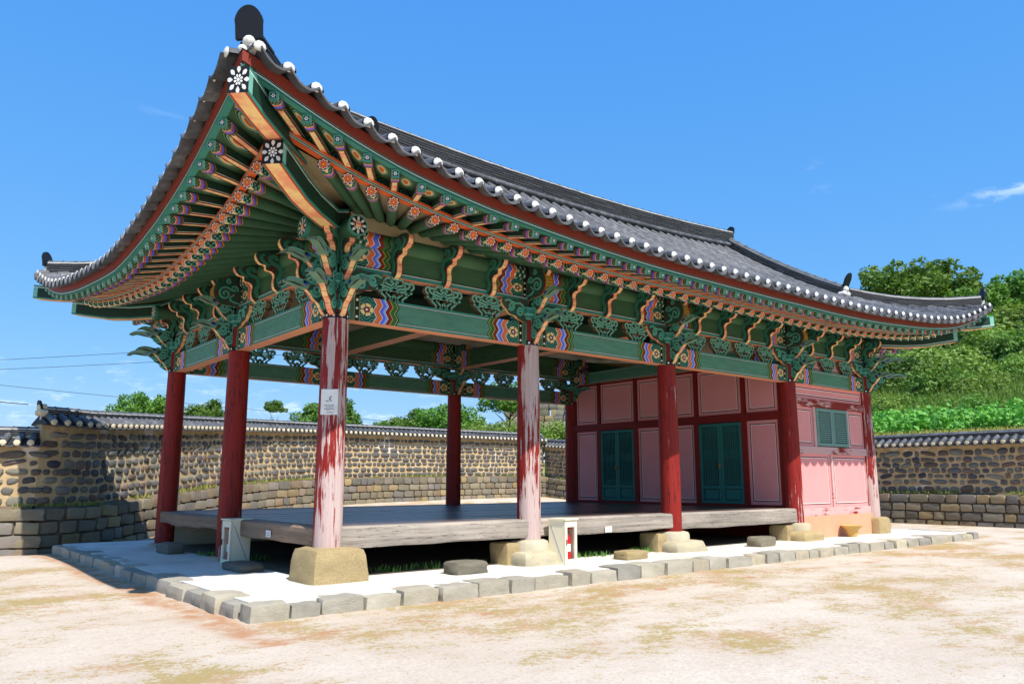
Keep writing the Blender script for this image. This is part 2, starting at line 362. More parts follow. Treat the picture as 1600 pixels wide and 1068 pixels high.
m_wornred=worn_red(); m_wornpink=worn_red(.60,'pink_faded_timber'); m_redwood=paint('dark_red_timber',srgb(120,28,22))
def wood(name,dark,light,st=(1.2,16,16),rough=.6,bs=.5,spec=.3):
    g=Gm(name,rough,spec); o=g.pos(); r=g.rnd()
    n=g.noise(o,scale=1.,detail=8,rough=.7,st=st,off=r*9.); b=g.noise(o,scale=.8,detail=4)
    c=g.ramp(n*.75+b*.3,(.32,dark),(.72,light)); c=g.hsv(c,v=r*.35+.82)
    cr=g.noise(o,scale=1.,detail=3,st=tuple(q*1.4 for q in st)); c=g.mix((cr-.5).abs()<.0045,c,(.03,.024,.02,1))
    return g.out(c,bump=n,bs=bs,bd=.012)
m_floor=wood('dark_floorboards',srgb(52,40,38),srgb(104,84,76),rough=.32,bs=.12,spec=.5)
m_beamwood=wood('silvered_edge_beam',srgb(96,88,82),srgb(190,178,164),st=(.5,10,15))
m_beamwood_y=wood('brown_edge_beam',srgb(84,68,58),srgb(160,136,112),st=(10,.5,15))
def stone(name,cols,scale=6,rough=.85,bs=.5,var=.35,speck=.3,posn=False):
    g=Gm(name,rough,.25); o=g.tc('Object'); r=g.rnd()
    n=g.noise(o,scale=scale/3,detail=7,rough=.65,off=r*20.); f=g.noise(o,scale=scale*5,detail=4,rough=.7,off=r*9.)
    k=g.m('FRACT',r*7.31)
    st=[(i/(len(cols)-1),c) for i,c in enumerate(cols)]
    c=g.ramp(k,*st); c=g.hsv(c,v=(g.m('FRACT',r*13.7)-.5)*var+.82+(n-.5)*.7+(f-.5)*speck); c=g.mix(g.noise(o,scale=2.2,detail=4,off=r*5.).ss(.58,.72)*.45,c,srgb(160,142,100))
    return g.out(c,bump=n*.6+f*.4,bs=bs,bd=.05)
m_pebble=stone('river_stones',(srgb(84,86,90),srgb(128,126,118),srgb(100,98,96),srgb(150,144,126),srgb(74,78,86),srgb(132,108,92),srgb(112,112,110)),scale=3)
m_block=stone('rubble_blocks',(srgb(128,122,108),srgb(150,138,112),srgb(110,108,104),srgb(168,146,104),srgb(132,128,122),srgb(146,124,98)),scale=3)
m_kerb=stone('kerb_granite',(srgb(196,188,168),srgb(176,170,156),srgb(200,188,160),srgb(164,160,150)),scale=3,var=.2,bs=.7)
m_yellowstone=stone('ochre_granite',(srgb(196,172,126),srgb(184,162,118)),scale=4,var=.1,bs=1.0,speck=.9)
m_palestone=stone('pale_granite',(srgb(206,196,172),srgb(190,178,148)),scale=3,var=.1,bs=.7)
m_darkstone=stone('dark_step_stone',(srgb(128,122,108),srgb(150,140,116),srgb(112,110,106)),scale=3,var=.15,bs=.8)
def mud():
    g=Gm('mud_mortar',.95,.1); n=g.noise(scale=2.5,detail=7,rough=.65); f=g.noise(scale=30,detail=5)
    c=g.ramp(n,(.25,srgb(164,138,102)),(.5,srgb(190,165,125)),(.75,srgb(208,186,150)))
    c=g.mix(g.noise(scale=.9,detail=4).ss(.62,.68),c,srgb(220,206,190)); return g.out(c,bump=n*.5+f*.5,bs=.6,bd=.03)
m_mud=mud()
def tile():
    g=Gm('grey_roof_tile',.55,.35); r=g.rnd(); n=g.noise(scale=5,detail=7,rough=.7); f=g.noise(scale=38,detail=4)
    c=g.ramp(n,(.25,srgb(50,51,54)),(.55,srgb(92,93,96)),(.8,srgb(140,139,136))); c=g.hsv(c,v=r*.4+.75); c=g.mix(g.noise(scale=7,detail=6,rough=.75).ss(.62,.7)*.6,c,srgb(150,146,130))
    return g.out(c,bump=f,bs=.35,bd=.008)
m_tile=tile(); m_tiledark=paint('dark_roof_tile',srgb(46,47,52),.6,.3); m_plaster=paint('lime_plaster',srgb(206,203,196),.85,.2,wear=.42,wc=srgb(120,117,110)); m_mortar=paint('ridge_mortar',srgb(196,194,186),.9,.25)
m_cap2=paint('wall_tile_plaster',srgb(214,200,168),.8,.15,wear=.4,wc=srgb(150,136,110))
def sand():
    g=Gm('sandy_court',.95,.1); p=g.pos()
    n=g.noise(p,scale=.55,detail=8,rough=.62); f=g.noise(p,scale=24,detail=8,rough=.85); k=g.noise(p,scale=.62,detail=10,rough=.7,st=(1,1.5,1),rot=(0,0,.6))
    c=g.ramp(n,(.3,srgb(198,181,163)),(.7,srgb(213,200,183))); mid=g.noise(p,scale=9,detail=8,rough=.8); c=g.hsv(c,v=(f-.5)*1.5+(mid-.5)*.7+.97)
    k2=g.noise(p,scale=.22,detail=4,rough=.6); gr=(k*.7+k2*.42-.562+(f-.5)*.8+(mid-.5)*.6).ss(0,.08); c=g.mix(gr*.9,c,g.mix(g.noise(p,scale=1.6,detail=5).ss(.42,.6),srgb(164,142,84),srgb(176,142,100)))
    px_,py_,pz_=g.sep(p); wob=(g.noise(p,scale=.8,detail=5)-.5)*.9
    dl=(px_+1.95+wob).abs().ss(.34,.05)*(py_>-2.9)*(py_<10.)+(py_+2.62+wob*.5).abs().ss(.2,.02)*(px_>-2.)*(px_<18.)*g.noise(p,scale=1.9,detail=3).ss(.47,.6)
    c=g.mix(g.m('MINIMUM',dl,1.)*g.noise(p,scale=3.,detail=6,rough=.7).ss(.3,.6)*.9,c,srgb(178,130,92))
    return g.out(c,bump=f*.6+mid*.8,bs=.7,bd=.025)
m_sand=sand()
def lime_floor():
    g=Gm('lime_floor',.9,.15); n=g.noise(scale=1.2,detail=7); f=g.noise(scale=40,detail=4)
    c=g.ramp(n,(.3,srgb(196,191,180)),(.7,srgb(224,220,212))); return g.out(g.hsv(c,v=(f-.5)*.12+1.),bump=f,bs=.2,bd=.006)
m_lime=lime_floor(); m_earth=paint('dark_earth',srgb(110,96,78),.95,.3); m_peach=paint('peach_plaster',srgb(208,154,122),.85,.1)  # earth under the floor and behind the rubble has its own dark tone
def leafm(name,a,b,trans=.25):
    g=Gm(name,.6,.3); r=g.rnd(); n=g.noise(scale=.9,detail=3); f=g.noise(scale=9,detail=2)
    c=g.mix(n*.6+f*.4,a,b); c=g.hsv(c,h=r*.03+.485,v=r*.35+.82)
    g.out(c); nt=g.nt; tr=nt.nodes.new('ShaderNodeBsdfTranslucent'); ms=nt.nodes.new('ShaderNodeMixShader'); ms.inputs[0].default_value=trans
    g.put(tr.inputs['Color'],g.hsv(c,v=1.5,sa=1.1)); nt.links.new(g.b.outputs[0],ms.inputs[1]); nt.links.new(tr.outputs[0],ms.inputs[2]); nt.links.new(ms.outputs[0],nt.nodes['Material Output'].inputs[0]); return g.mat
m_leaf=leafm('tree_leaves',srgb(60,96,38),srgb(122,158,66)); m_leafd=leafm('dark_leaves',srgb(36,64,32),srgb(78,110,52)); m_leafy=leafm('yellow_green_leaves',srgb(88,122,46),srgb(146,168,80)); m_bean=leafm('bean_leaves',srgb(70,134,46),srgb(146,200,98)); m_grass=leafm('dry_grass',srgb(140,140,62),srgb(196,176,110))
m_bark=paint('bark',srgb(84,70,56),.9,.4)
def hillm():
    g=Gm('hillside_grass',.95,.1); n=g.noise(scale=.35,detail=8); f=g.noise(scale=6,detail=5)
    c=g.ramp(n,(.3,srgb(84,116,44)),(.55,srgb(130,146,66)),(.75,srgb(176,164,96))); return g.out(g.hsv(c,v=(f-.5)*.8+1.),bump=f,bs=.8,bd=.1)
m_hill=hillm()
# ================================================================ SETTING
def gz(x,y): return -.20*sm((y-8.5)/3.)+.0764*clamp(y-12,0,11)
g=MB(); xs=[-300,-80,-30,-12,-6,-2,2,6,10,14,18,22,26,60,300]; ys=[-300,-80,-30,-14,-8,-4,0,4,8.5,9.5,10.5,12,14,17,20,23,60,300]
for i in range(len(xs)-1):
    for j in range(len(ys)-1): g.face([(xs[a],ys[b],gz(xs[a],ys[b])) for a,b in ((i,j),(i+1,j),(i+1,j+1),(i,j+1))])
tag(g.build('ground',m_sand,smooth=True),kind='structure')
# ---------------------------------------------------------------- podium with kerb stones
PX0,PX1,PY0,PY1=-1.68,17.75,-1.58,9.4
g=MB(); g.box(((PX0+PX1)/2,(PY0+PY1)/2,POD/2-.05),(PX1-PX0-.26,PY1-PY0-.26,POD+.1+.006)); podium=tag(g.build('podium',m_lime),kind='structure')
kst=[superbox('kerb_stone',i,e=14,amp=.045,n=5,mats=m_kerb) for i in range(8)]
def kerb(p,q,inw):
    p=Vector((*p,0));q=Vector((*q,0));t=(q-p).normalized();Ln=(q-p).length;s=0;ang=math.atan2(t.y,t.x)
    while s<Ln-.05:
        l=min(rng.uniform(.34,.72),Ln-s); dp=rng.uniform(.17,.26); h=POD+.012+rng.uniform(-.03,.02)
        c=p+t*(s+l/2)+inw*(dp*.75+rng.uniform(-.035,.02)); inst('kerb_stone',kst[rng.randrange(8)],(c.x,c.y,h/2-.06),(l/2*1.0,dp,h/2+.06),ang+rng.uniform(-.05,.05),podium); s+=l+.012
kerb((PX0,PY0),(PX1,PY0),Vector((0,1,0))); kerb((PX0,PY0+.35),(PX0,PY1),Vector((1,0,0))); kerb((PX1,PY0+.3),(PX1,4),Vector((-1,0,0)))
# ================================================================ PAVILION
pav=tag(empty('pavilion',(0,0,0)),'open wooden pavilion with painted green eaves, red columns and grey tiled roof','pavilion')
def P(o): o.parent=pav; return o
# sides: a along the side, n outward, z up
SD={'front':((lambda a,n,z:(a,-n,z)),X4,XC),'left':((lambda a,n,z:(-n,a,z)),Y2,YC),'back':((lambda a,n,z:(a,Y2+n,z)),X4,XC),'right':((lambda a,n,z:(X4+n,a,z)),Y2,YC)}
DC=2.47
ZT=[(0,6.16),(.4,5.99),(1,5.77),(1.6,5.58),(2.2,5.43),(2.6,5.365),(3.5,5.24),(4.5,5.165),(5.5,5.105),(6.5,5.06),(7.5,5.035),(10.2,5.025)]
def tab(T,u):
    u=clamp(u,T[0][0],T[-1][0])
    for (a,b),(c,d) in zip(T,T[1:]):
        if u<=c: return lerp(b,d,(u-a)/(c-a))
    return T[-1][1]
def uu(a,Ls): return max(0,min(a+DC,Ls+DC-a))
def zt(a,Ls):  # smoothed eave tile height
    return sum(tab(ZT,uu(a,Ls)+k) for k in(-.3,-.1,.1,.3))/4+.07*sm(uu(a,Ls)/5)
def dd(a,Ls): return DC-.2*sm(uu(a,Ls)/6)
def zr(a,Ls): return 8.38+.30*(abs(a-Ls/2)/(X4/2))**2 if Ls==X4 else 8.68
def prof(s): return .60*s+.40*s*s
def zs(a,m,Ls):  # tile bed height at inward distance m
    d=dd(a,Ls); s=(m+d)/(YM+d); top=zr(clamp(a,.4,Ls-.4),Ls) if Ls==X4 else 8.68
    return zt(a,Ls)-.02+(top-zt(a,Ls))*prof(clamp(s,0,1))
# ---------------------------------------------------------------- roof bed
def bed(sd,name,off,mat,m0off,m1,par=None,hip=True):
    T,Ls,_=SD[sd]; g=MB(); N=60 if Ls==X4 else 36; K=12; grid=[]
    for k in range(K+1):
        row=[]
        for i in range(N+1):
            m=lerp(-DC+m0off,m1,k/K); n=-m
            a=lerp(-n,Ls+n,i/N) if m<.4 else lerp(.4,Ls-.4,i/N)
            mm=max(m,-dd(a,Ls)+m0off)
            row.append(T(a,-mm,zs(a,mm,Ls)+off))
        grid.append(row)
    for k in range(K):
        for i in range(N): g.face([grid[k][i],grid[k][i+1],grid[k+1][i+1],grid[k+1][i]])
    return g.build(name,mat,par,smooth=True,fix=False)
roof=bed('front','roof',-.05,m_tiledark,.06,YM,pav)
for s_,m1 in (('left',.42),('back',YM),('right',.42)): bed(s_,'roof_slope',-.05,m_tiledark,.06,m1,roof)
# gable walls closing the roof ends
for xg in (.42,X4-.42):
    g=MB(); g.face([(xg,.42,6.5),(xg,Y2-.42,6.5),(xg,YM,8.75)]); g.build('gable_wall',m_redwood,roof,fix=False)
# ---------------------------------------------------------------- tile rows
def tile_row(g,sd,a,mi=0,mp=1,step=.34):
    T,Ls,_=SD[sd]; d=dd(a,Ls); m1=a if a<.4 else (Ls-a if a>Ls-.4 else (YM if Ls==X4 else .42))
    m0=-d-.03; n=max(1,round((m1-m0)/step)); NS=6
    ms=[];rs=[]
    for i in range(n):
        for t,r in ((0,.088),(.97,.074)): ms.append(lerp(m0,m1,(i+t)/n)); rs.append(r)
    ring=[]
    for m,r in zip(ms,rs):
        z=zs(a,m,Ls)+.005
        ring.append([T(a+math.cos(k/NS*math.pi)*r,-m,z+math.sin(k/NS*math.pi)*r*1.05) for k in range(NS+1)])
    for i in range(len(ring)-1):
        for k in range(NS): g.face([ring[i][k],ring[i+1][k],ring[i+1][k+1],ring[i][k+1]],mi)
    # bulging plaster end
    z=zs(a,m0,Ls)+.03+rng.uniform(-.006,.006); prev=None
    for j,(rr,o) in enumerate(((.071,0),(.067,.010),(.046,.022),(.0,.028))):
        cur=[T(a+math.cos(k/10*2*math.pi)*rr,-m0+o,z+max(math.sin(k/10*2*math.pi)*rr,-.05)) for k in range(10)]
        if prev:
            for k in range(10): g.face([prev[k],prev[(k+1)%10],cur[(k+1)%10],cur[k]] if rr else [prev[k],prev[(k+1)%10],cur[k]],mp)
        prev=cur
def trough(g,sd,a,mi=0,wd=.337):
    T,Ls,_=SD[sd]; d=dd(a,Ls); m1=a if a<.4 else (Ls-a if a>Ls-.4 else (YM if Ls==X4 else .42)); m0=-d-.10; K=max(2,round((m1-m0)/.5)); NS=8; top=[];bot=[]
    for i in range(K+1):
        m=lerp(m0,m1,i/K); tr=[];br=[]
        for k in range(NS+1):
            f=k/NS*2-1; aa=a+f*wd*.5; z=zs(aa,m,Ls)+.022-.105*(1-abs(f)**2.2); tr.append(T(aa,-m,z)); br.append(T(aa,-m,z-.03))
        top.append(tr);bot.append(br)
    for i in range(K):
        for k in range(NS): g.face([top[i][k],top[i+1][k],top[i+1][k+1],top[i][k+1]],mi); 
    for k in range(NS): g.face([top[0][k],top[0][k+1],bot[0][k+1],bot[0][k]],mi); g.face([bot[0][k],bot[0][k+1],bot[1][k+1],bot[1][k]],mi)
SPC=.337
for sd in ('front','left'):
    Ls=SD[sd][1]; n=int((Ls+2*2.28)/SPC); a0=(Ls-n*SPC)/2
    for i in range(n+1):
        a=a0+i*SPC; g=MB(); tile_row(g,sd,a); g.build('tile_row',[m_tile,m_plaster],roof,smooth=40,fix=False)
        if i<n: g=MB(); trough(g,sd,a+SPC/2); g.build('trough_tile_row',[m_tile],roof,smooth=50,fix=False)
for sd in ('back','right'):   # far slopes, out of sight
    Ls=SD[sd][1]; n=int((Ls+4.56)/SPC); a0=(Ls-n*SPC)/2; g=MB()
    for i in range(n+1): tile_row(g,sd,a0+i*SPC,step=1.2)
    tag(g.build('far_tile_rows',[m_tile,m_plaster],roof,smooth=40,fix=False),kind='stuff')
# ---------------------------------------------------------------- ridges: stacked flat tiles, round cap tiles, plaster end
def resample(path,step):
    P_=[Vector(p) for p in path]; out=[P_[0]]; L_=[0]
    for a,b in zip(P_,P_[1:]): L_.append(L_[-1]+(b-a).length)
    n=max(1,round(L_[-1]/step))
    for i in range(1,n+1):
        s=L_[-1]*i/n
        for j in range(len(P_)-1):
            if s<=L_[j+1]+1e-6: out.append(P_[j].lerp(P_[j+1],(s-L_[j])/max(1e-9,L_[j+1]-L_[j]))); break
    return out
def ridge(path,courses,ch=.05,wd=.26,name='ridge',base_roll=True,par=None,capr=.085,matT=None,plast=None,parts=True):
    """core of pale mortar with courses of thin dark tiles and half-round cap tiles on top"""
    matT=matT or m_tile; pts=resample(path,.32); H=courses*ch
    def side(p,q): t=(q-p); t.z=0; t.normalize(); return Vector((t.y,-t.x,0))
    nr=[side(pts[max(i-1,0)],pts[min(i+1,len(pts)-1)]) for i in range(len(pts))]
    def slab(g,i,w,z0,z1,mi=0,j=0.):
        p,q=pts[i],pts[i+1]; a,b=nr[i],nr[i+1]; w2=w/2
        A=[p-a*w2,p+a*w2,q+b*w2,q-b*w2]; lo=[v+Vector((0,0,z0+j)) for v in A]; hi=[v+Vector((0,0,z1+j)) for v in A]
        g.face(lo,mi);g.face(hi,mi)
        for k in range(4): g.face([lo[k],lo[(k+1)%4],hi[(k+1)%4],hi[k]],mi)
    core=MB()
    for i in range(len(pts)-1): slab(core,i,wd-.07,-.12,H+.03)
    core=core.build(name,m_mortar,par)
    for c in range(courses):
        g=MB()
        for i in range(len(pts)-1): slab(g,i,wd*(1-.03*c/courses)+rng.uniform(-.012,.012),c*ch+ch*.36,(c+1)*ch-.004,0,rng.uniform(-.004,.004))
        g.build('ridge_tile_course',m_tiledark,core)
    for i in range(len(pts)-1):
        g=MB(); up=Vector((0,0,H)); p,q=pts[i]+up,pts[i+1]+up; q2=p.lerp(q,1.04)
        g.tube([p,p.lerp(q,.93),p.lerp(q,.94),q2],[capr*.96,capr*.92,capr*1.06,capr*1.06],n=7,half=True,up=(0,0,1)); g.build('cap_tile',matT,core,smooth=50,fix=False)
        if base_roll:
            for s in (-1,1):
                g=MB(); o=Vector((0,0,-.01)); g.tube([p-up+nr[i]*s*wd*.56+o,q-up+nr[i+1]*s*wd*.56+o],[.068,.075],n=8); g.build('base_roll_tile',matT,core,smooth=50)
    return core,pts,nr,H
m_finial=paint('black_finial_tile',srgb(26,28,33),.5,.3)
def finial(p,dirv,hh,ww,par,tilt=.25,mat=None,name='finial_tile'):
    """upright rounded end tile facing dirv"""
    d=Vector(dirv); d.z=0; d.normalize(); s=Vector((d.y,-d.x,0)); p=Vector(p)
    out=[(-ww/2,0)]+[(math.cos(t)*-ww/2*(1.08 if 0<t<2.9 else 1),hh*.42+math.sin(t)*hh*.58) for t in [i/12*math.pi for i in range(13)]]+[(ww/2,0)]
    g=MB(); g.prism(out,lambda a,b,c:p+s*a+d*(c+b*tilt)+Vector((0,0,b)),-.02,.025,0,0); g.build(name,mat or m_finial,par,smooth=30)
def endcap(p,dirv,par,sc=1.,mat=None):
    """white plaster closing a ridge: two fat rolls and a lump above them"""
    d=Vector(dirv); d.z=0; d.normalize(); s=Vector((d.y,-d.x,0)); p=Vector(p); g=MB()
    for o,z,r in ((-.085,.02,.085),(.085,.02,.085),(0,.15,.10)):
        c=p+s*o*sc+Vector((0,0,z*sc)); g.tube([c-d*.12*sc,c+d*.03*sc,c+d*.07*sc,c+d*.085*sc],[r*sc,r*sc,r*.7*sc,.005],n=10)
    g.build('ridge_end_plaster',mat or m_plaster,par,smooth=60)
zrid=lambda x:zr(x,X4)
core,pts,nr,H=ridge([(x,YM,zrid(x)) for x in np.linspace(.25,X4-.25,40)],7,.06,.3,'main_ridge',True,pav,.1)
for s,x in ((-1,.25),(1,X4-.25)):
    endcap((x,YM,zrid(x)+.02),(s,0,0),core,1.25); finial((x+s*.02,YM,zrid(x)+H-.02),(s,0,0),.26,.26,core,.15)
for xg in (.42,X4-.42):
  for yy in (0,1):
    f=(lambda m:(xg,m if yy==0 else Y2-m,zs(xg,m,X4)-.01))
    core,pts,nr,H=ridge([f(m) for m in np.linspace(3.6,.05,17)],5,.056,.26,'gable_ridge',False,pav,.085)
    d=(0,-1 if yy==0 else 1,0); e=Vector(f(.05))+Vector((0,0,.06)); endcap(e+Vector((0,0,.03)),d,core,1.); finial(e+Vector((0,0,H-.04)),(d[0],d[1],0),.37,.27,core,.45)
for cx,sx in ((0,-1),(X4,1)):
  for cy,sy in ((0,-1),(Y2,1)):
    f=(lambda t:(cx+sx*t,cy+sy*t,zs(-t,-t,X4)+.0))
    core,pts,nr,H=ridge([f(t) for t in np.linspace(-.1,2.26,13)],4,.052,.26,'hip_ridge',False,pav,.085)
    e=Vector(f(2.30)); d=(sx,sy,0); endcap(e+Vector((0,0,.0)),d,core,.72); finial(e+Vector((0,0,H-.07)),d,.36,.30,core,.18)
# ---------------------------------------------------------------- eave boards running along the eaves
def strip(sd,name,noff,z0,z1,th,mats,par,amax=2.40):
    T,Ls,_=SD[sd]; g=MB(); N=70 if Ls==X4 else 44; R_=[]
    for i in range(N+1):
        a=lerp(-amax,Ls+amax,i/N); n=min(dd(a,Ls)-noff,max(-a,a-Ls,-9)+99); z=zt(a,Ls)
        R_.append([T(a,n,z+z0),T(a,n,z+z1),T(a,n-th,z+z1),T(a,n-th,z+z0)])
    for i in range(N):
        A,B=R_[i],R_[i+1]; u0,u1=i*.3,(i+1)*.3
        for k in range(4):
            j=(k+1)%4; vv=((0,1),(1,1),(1,0),(0,0))[k]
            g.face([A[k],B[k],B[j],A[j]],0,[(u0,vv[0]),(u1,vv[0]),(u1,vv[1]),(u0,vv[1])])
    return g.build(name,mats,par,fix=True)
DR=lambda a,Ls: 1.72-.24*sm(uu(a,Ls)/6)        # reach of the round rafters
ZRO=lambda a,Ls: zt(a,Ls)-.345                # height of their ends
for sd in SD:
    strip(sd,'eave_fascia',.07,-.188,-.06,.05,[m_redboard],pav)
    strip(sd,'upper_eave_batten',.10,-.25,-.186,.09,[m_pyeong2],pav)
PIV=1.95
def wedge(a,Ls): return .24*clamp((2.3-min(a,Ls-a))/2.5)
ZP=5.215
def lines(Ls):
    """rafter lines as (end position along the eave, fan pivot or None)"""
    out=[]; a=PIV+.02; 
    n=round((Ls-2*a)/.345); sp=(Ls-2*a)/n
    mid=[(a+i*sp,None) for i in range(n+1)]
    fan=[]; x=a-.335
    while x>-1.5: fan.append(x); x-=.335+.012*(a-x)*.3
    return [(q,(PIV,PIV)) for q in reversed(fan)]+mid+[(Ls-q,(Ls-PIV,PIV)) for q in fan]
def soffits(sd):
    T,Ls,_=SD[sd]; g=MB(); N=80 if Ls==X4 else 44; rows=[]
    for n in (1.52,1.2,.8,.4,0,-.5,-1.2,-1.9):
        r=[]
        for i in range(N+1):
            aa=lerp(0,Ls,i/N) if n<0 else lerp(-n,Ls+n,i/N); d=DR(aa,Ls); t=min(n,d)/d
            r.append(T(aa,min(n,d-.02),lerp(ZP+.07+wedge(aa,Ls),ZRO(aa,Ls),t)+.085))
        rows.append(r)
    for A,B in zip(rows,rows[1:]):
        for i in range(N): g.face([A[i],A[i+1],B[i+1],B[i]])
    g.build('rafter_ceiling',m_beige,pav,smooth=True,fix=False)
for sd in SD: soffits(sd)
def rafters(sd,only=None):
    T,Ls,_=SD[sd]; LN=lines(Ls); ends=[]
    for q,pv in LN:
        d=DR(q,Ls); E=Vector((q,d,ZRO(q,Ls)))
        if pv: dr=Vector((pv[0]-q,-(pv[1]+d),0))
        else: dr=Vector((0,-1,0))
        dr/=abs(dr.y)            # per metre inward
        k=d; cr=E+dr*k; zp=ZP+.07+wedge(cr.x,Ls); sl=(zp-E.z)/d
        dv=Vector((dr.x,dr.y,sl)); kin=d+ (1.2 if pv else 1.7)
        if pv: kin=min(kin,d+1.0)
        I=E+dv*kin
        # flying rafter above, on the same line
        fo=.82; qf=q-dr.x*fo; 
        if -2.3<qf<Ls+2.3 or True:
            df=dd(qf,Ls)-.15; kk=df-d; F=E-Vector((dr.x,dr.y,0))*kk; F.z=zt(F.x,Ls)-.305
            G=E+Vector((dr.x,dr.y,0))*.08; G.z=zt(q,Ls)-.345+.075+.085+.055
            ends.append((F,G,E,I,dr))
    for F,G,E,I,dr in ends:
        on=only is None or only(E)
        if not on: continue
        if max(-E.x,E.x-Ls)<1.42:
            g=MB(); g.tube([T(*E),T(*I)],.078,n=14,cap0=1); g.build('round_rafter',[m_rafter,m_flower],pav,smooth=50)
        if max(-F.x,F.x-Ls)<2.2:
            g=MB(); ax=(G-F); ax.normalize(); sv=Vector((ax.y,-ax.x,0)).normalized(); uv_=ax.cross(sv); uv_=uv_ if uv_.z>0 else -uv_; h=.056; ht=.05; Ln=(G-F).length
            a_=[F+sv*ht*i+uv_*ht*j for i,j in((-1,-1),(1,-1),(1,1),(-1,1))]; b_=[G+sv*h*i+uv_*h*j for i,j in((-1,-1),(1,-1),(1,1),(-1,1))]
            g.face([T(*p) for p in a_],2,[(-1,-1),(1,-1),(1,1),(-1,1)])
            for k,(mi) in enumerate((1,0,0,0)):
                j=(k+1)%4; v0,v1=((-.5,.5),(-.5,.5),(.5,.5),(.5,-.5))[k]
                g.face([T(*a_[k]),T(*a_[j]),T(*b_[j]),T(*b_[k])],mi,[(0,v0),(0,v1),(Ln,v1),(Ln,v0)])
            g.build('flying_rafter',[m_fly_s,m_fly_b,m_sq],pav)
    # painted boards between the flying rafters
    for (F,G,E,I,dr),(F2,G2,E2,I2,dr2) in zip(ends,ends[1:]):
        if only and not (only(E) and only(E2)): continue
        if max(-F.x,F2.x-Ls)>2.6: continue
        g=MB(); up=Vector((0,0,.062)); lo=Vector((0,0,-.058)); ou=Vector((0,.02,0))
        a0,a1,b0,b1=F+up,F2+up,G+up,G2+up; M0,M1=a0.lerp(b0,.98),a1.lerp(b1,.98)
        g.face([T(*p) for p in (a0,a1,b1,b0)],0,[(-1,0),(1,0),(1,.72),(-1,.72)])
        g.face([T(*p) for p in (b0,b1,b1+lo*2,b0+lo*2)],0,[(-1,.72),(1,.72),(1,1.12),(-1,1.12)])
        g.build('soffit_board',[m_soffit],pav,fix=False)
    # lower batten carried on the round rafter ends
    g=MB(); N=70 if Ls==X4 else 44; R_=[]
    for i in range(N+1):
        a=lerp(-1.62,Ls+1.62,i/N); n=DR(a,Ls)+.01; z=ZRO(a,Ls)+.078; R_.append([T(a,n,z),T(a,n,z+.085),T(a,n-.1,z+.085),T(a,n-.1,z)])
    for i in range(N):
        A,B=R_[i],R_[i+1]
        for k in range(4):
            j=(k+1)%4; vv=((0,1),(1,1),(1,0),(0,0))[k]; g.face([A[k],B[k],B[j],A[j]],0,[(i,vv[0]),(i+1,vv[0]),(i+1,vv[1]),(i,vv[1])])
    g.build('lower_eave_batten',[m_pyeong],pav)
rafters('front'); rafters('left'); rafters('back',lambda E:E.x<1.9); rafters('right',lambda E:E.x<1.9)
# ---------------------------------------------------------------- corner rafters
def corner(cx,sx,cy,sy):
    dg=Vector((sx,sy,0)).normalized(); sv=Vector((dg.y,-dg.x,0)); r2=math.sqrt(2)
    def beam(name,pts,wd,hts,tipmat,endh):
        g=MB(); N=len(pts); ring=[]
        for (t,z),h in zip(pts,hts):
            c=Vector((cx+sx*t,cy+sy*t,z)); ring.append([c-sv*wd/2-Vector((0,0,h/2)),c+sv*wd/2-Vector((0,0,h/2)),c+sv*wd/2+Vector((0,0,h/2)),c-sv*wd/2+Vector((0,0,h/2))])
        u=0
        for i in range(N-1):
            l=(ring[i+1][0]-ring[i][0]).length
            for k,mi in enumerate((1,0,2,0)):
                j=(k+1)%4; g.face([ring[i][k],ring[i][j],ring[i+1][j],ring[i+1][k]],mi,[(u,0),(u,1),(u+l,1),(u+l,0)])
            u+=l
        g.face(ring[0],3,[(-1,-1),(1,-1),(1,1),(-1,1)]); g.build(name,[m_corner_s,m_corner_b,m_dgreen,tipmat],pav)
    beam('corner_rafter',[(1.76,5.27),(1.5,5.22),(1.15,5.15),(.8,5.13),(.3,5.16),(-.6,5.6)],.25,[.29,.30,.30,.28,.28,.28],m_lotus,0)
    beam('corner_flying_rafter',[(2.44,5.66),(2.1,5.60),(1.7,5.575),(1.2,5.58)],.235,[.30,.29,.28,.28],m_lotus,0)
g_=Gm('corner_rafter_underside',.6); u_,v_=g_.uv(); c_=g_.hsv(g_.mix(g_.noise(scale=3).ss(.4,.6),CREAM,SALMON),v=g_.noise(scale=14,st=(1,1,1))*.3+.85); c_=g_.mix((v_-.5).abs()>.34,c_,srgb(176,60,30)); c_=g_.mix((v_-.5).abs()>.44,c_,TEAL); m_corner_b=g_.out(c_)
g_=Gm('corner_rafter_side',.6); u_,v_=g_.uv(); c_=g_.hsv(DGREEN,v=g_.noise(scale=5)*.5+.75); c_=g_.mix(u_<.1,c_,LTEAL); c_=g_.mix((v_<.14)+(v_>.9),c_,TEAL); c_=g_.mix((v_>.14)*(v_<.18),c_,WHITE); m_corner_s=g_.out(c_)
for cx,sx in ((0,-1),(X4,1)):
    for cy,sy in ((0,-1),(Y2,1)): corner(cx,sx,cy,sy)
DUST=True
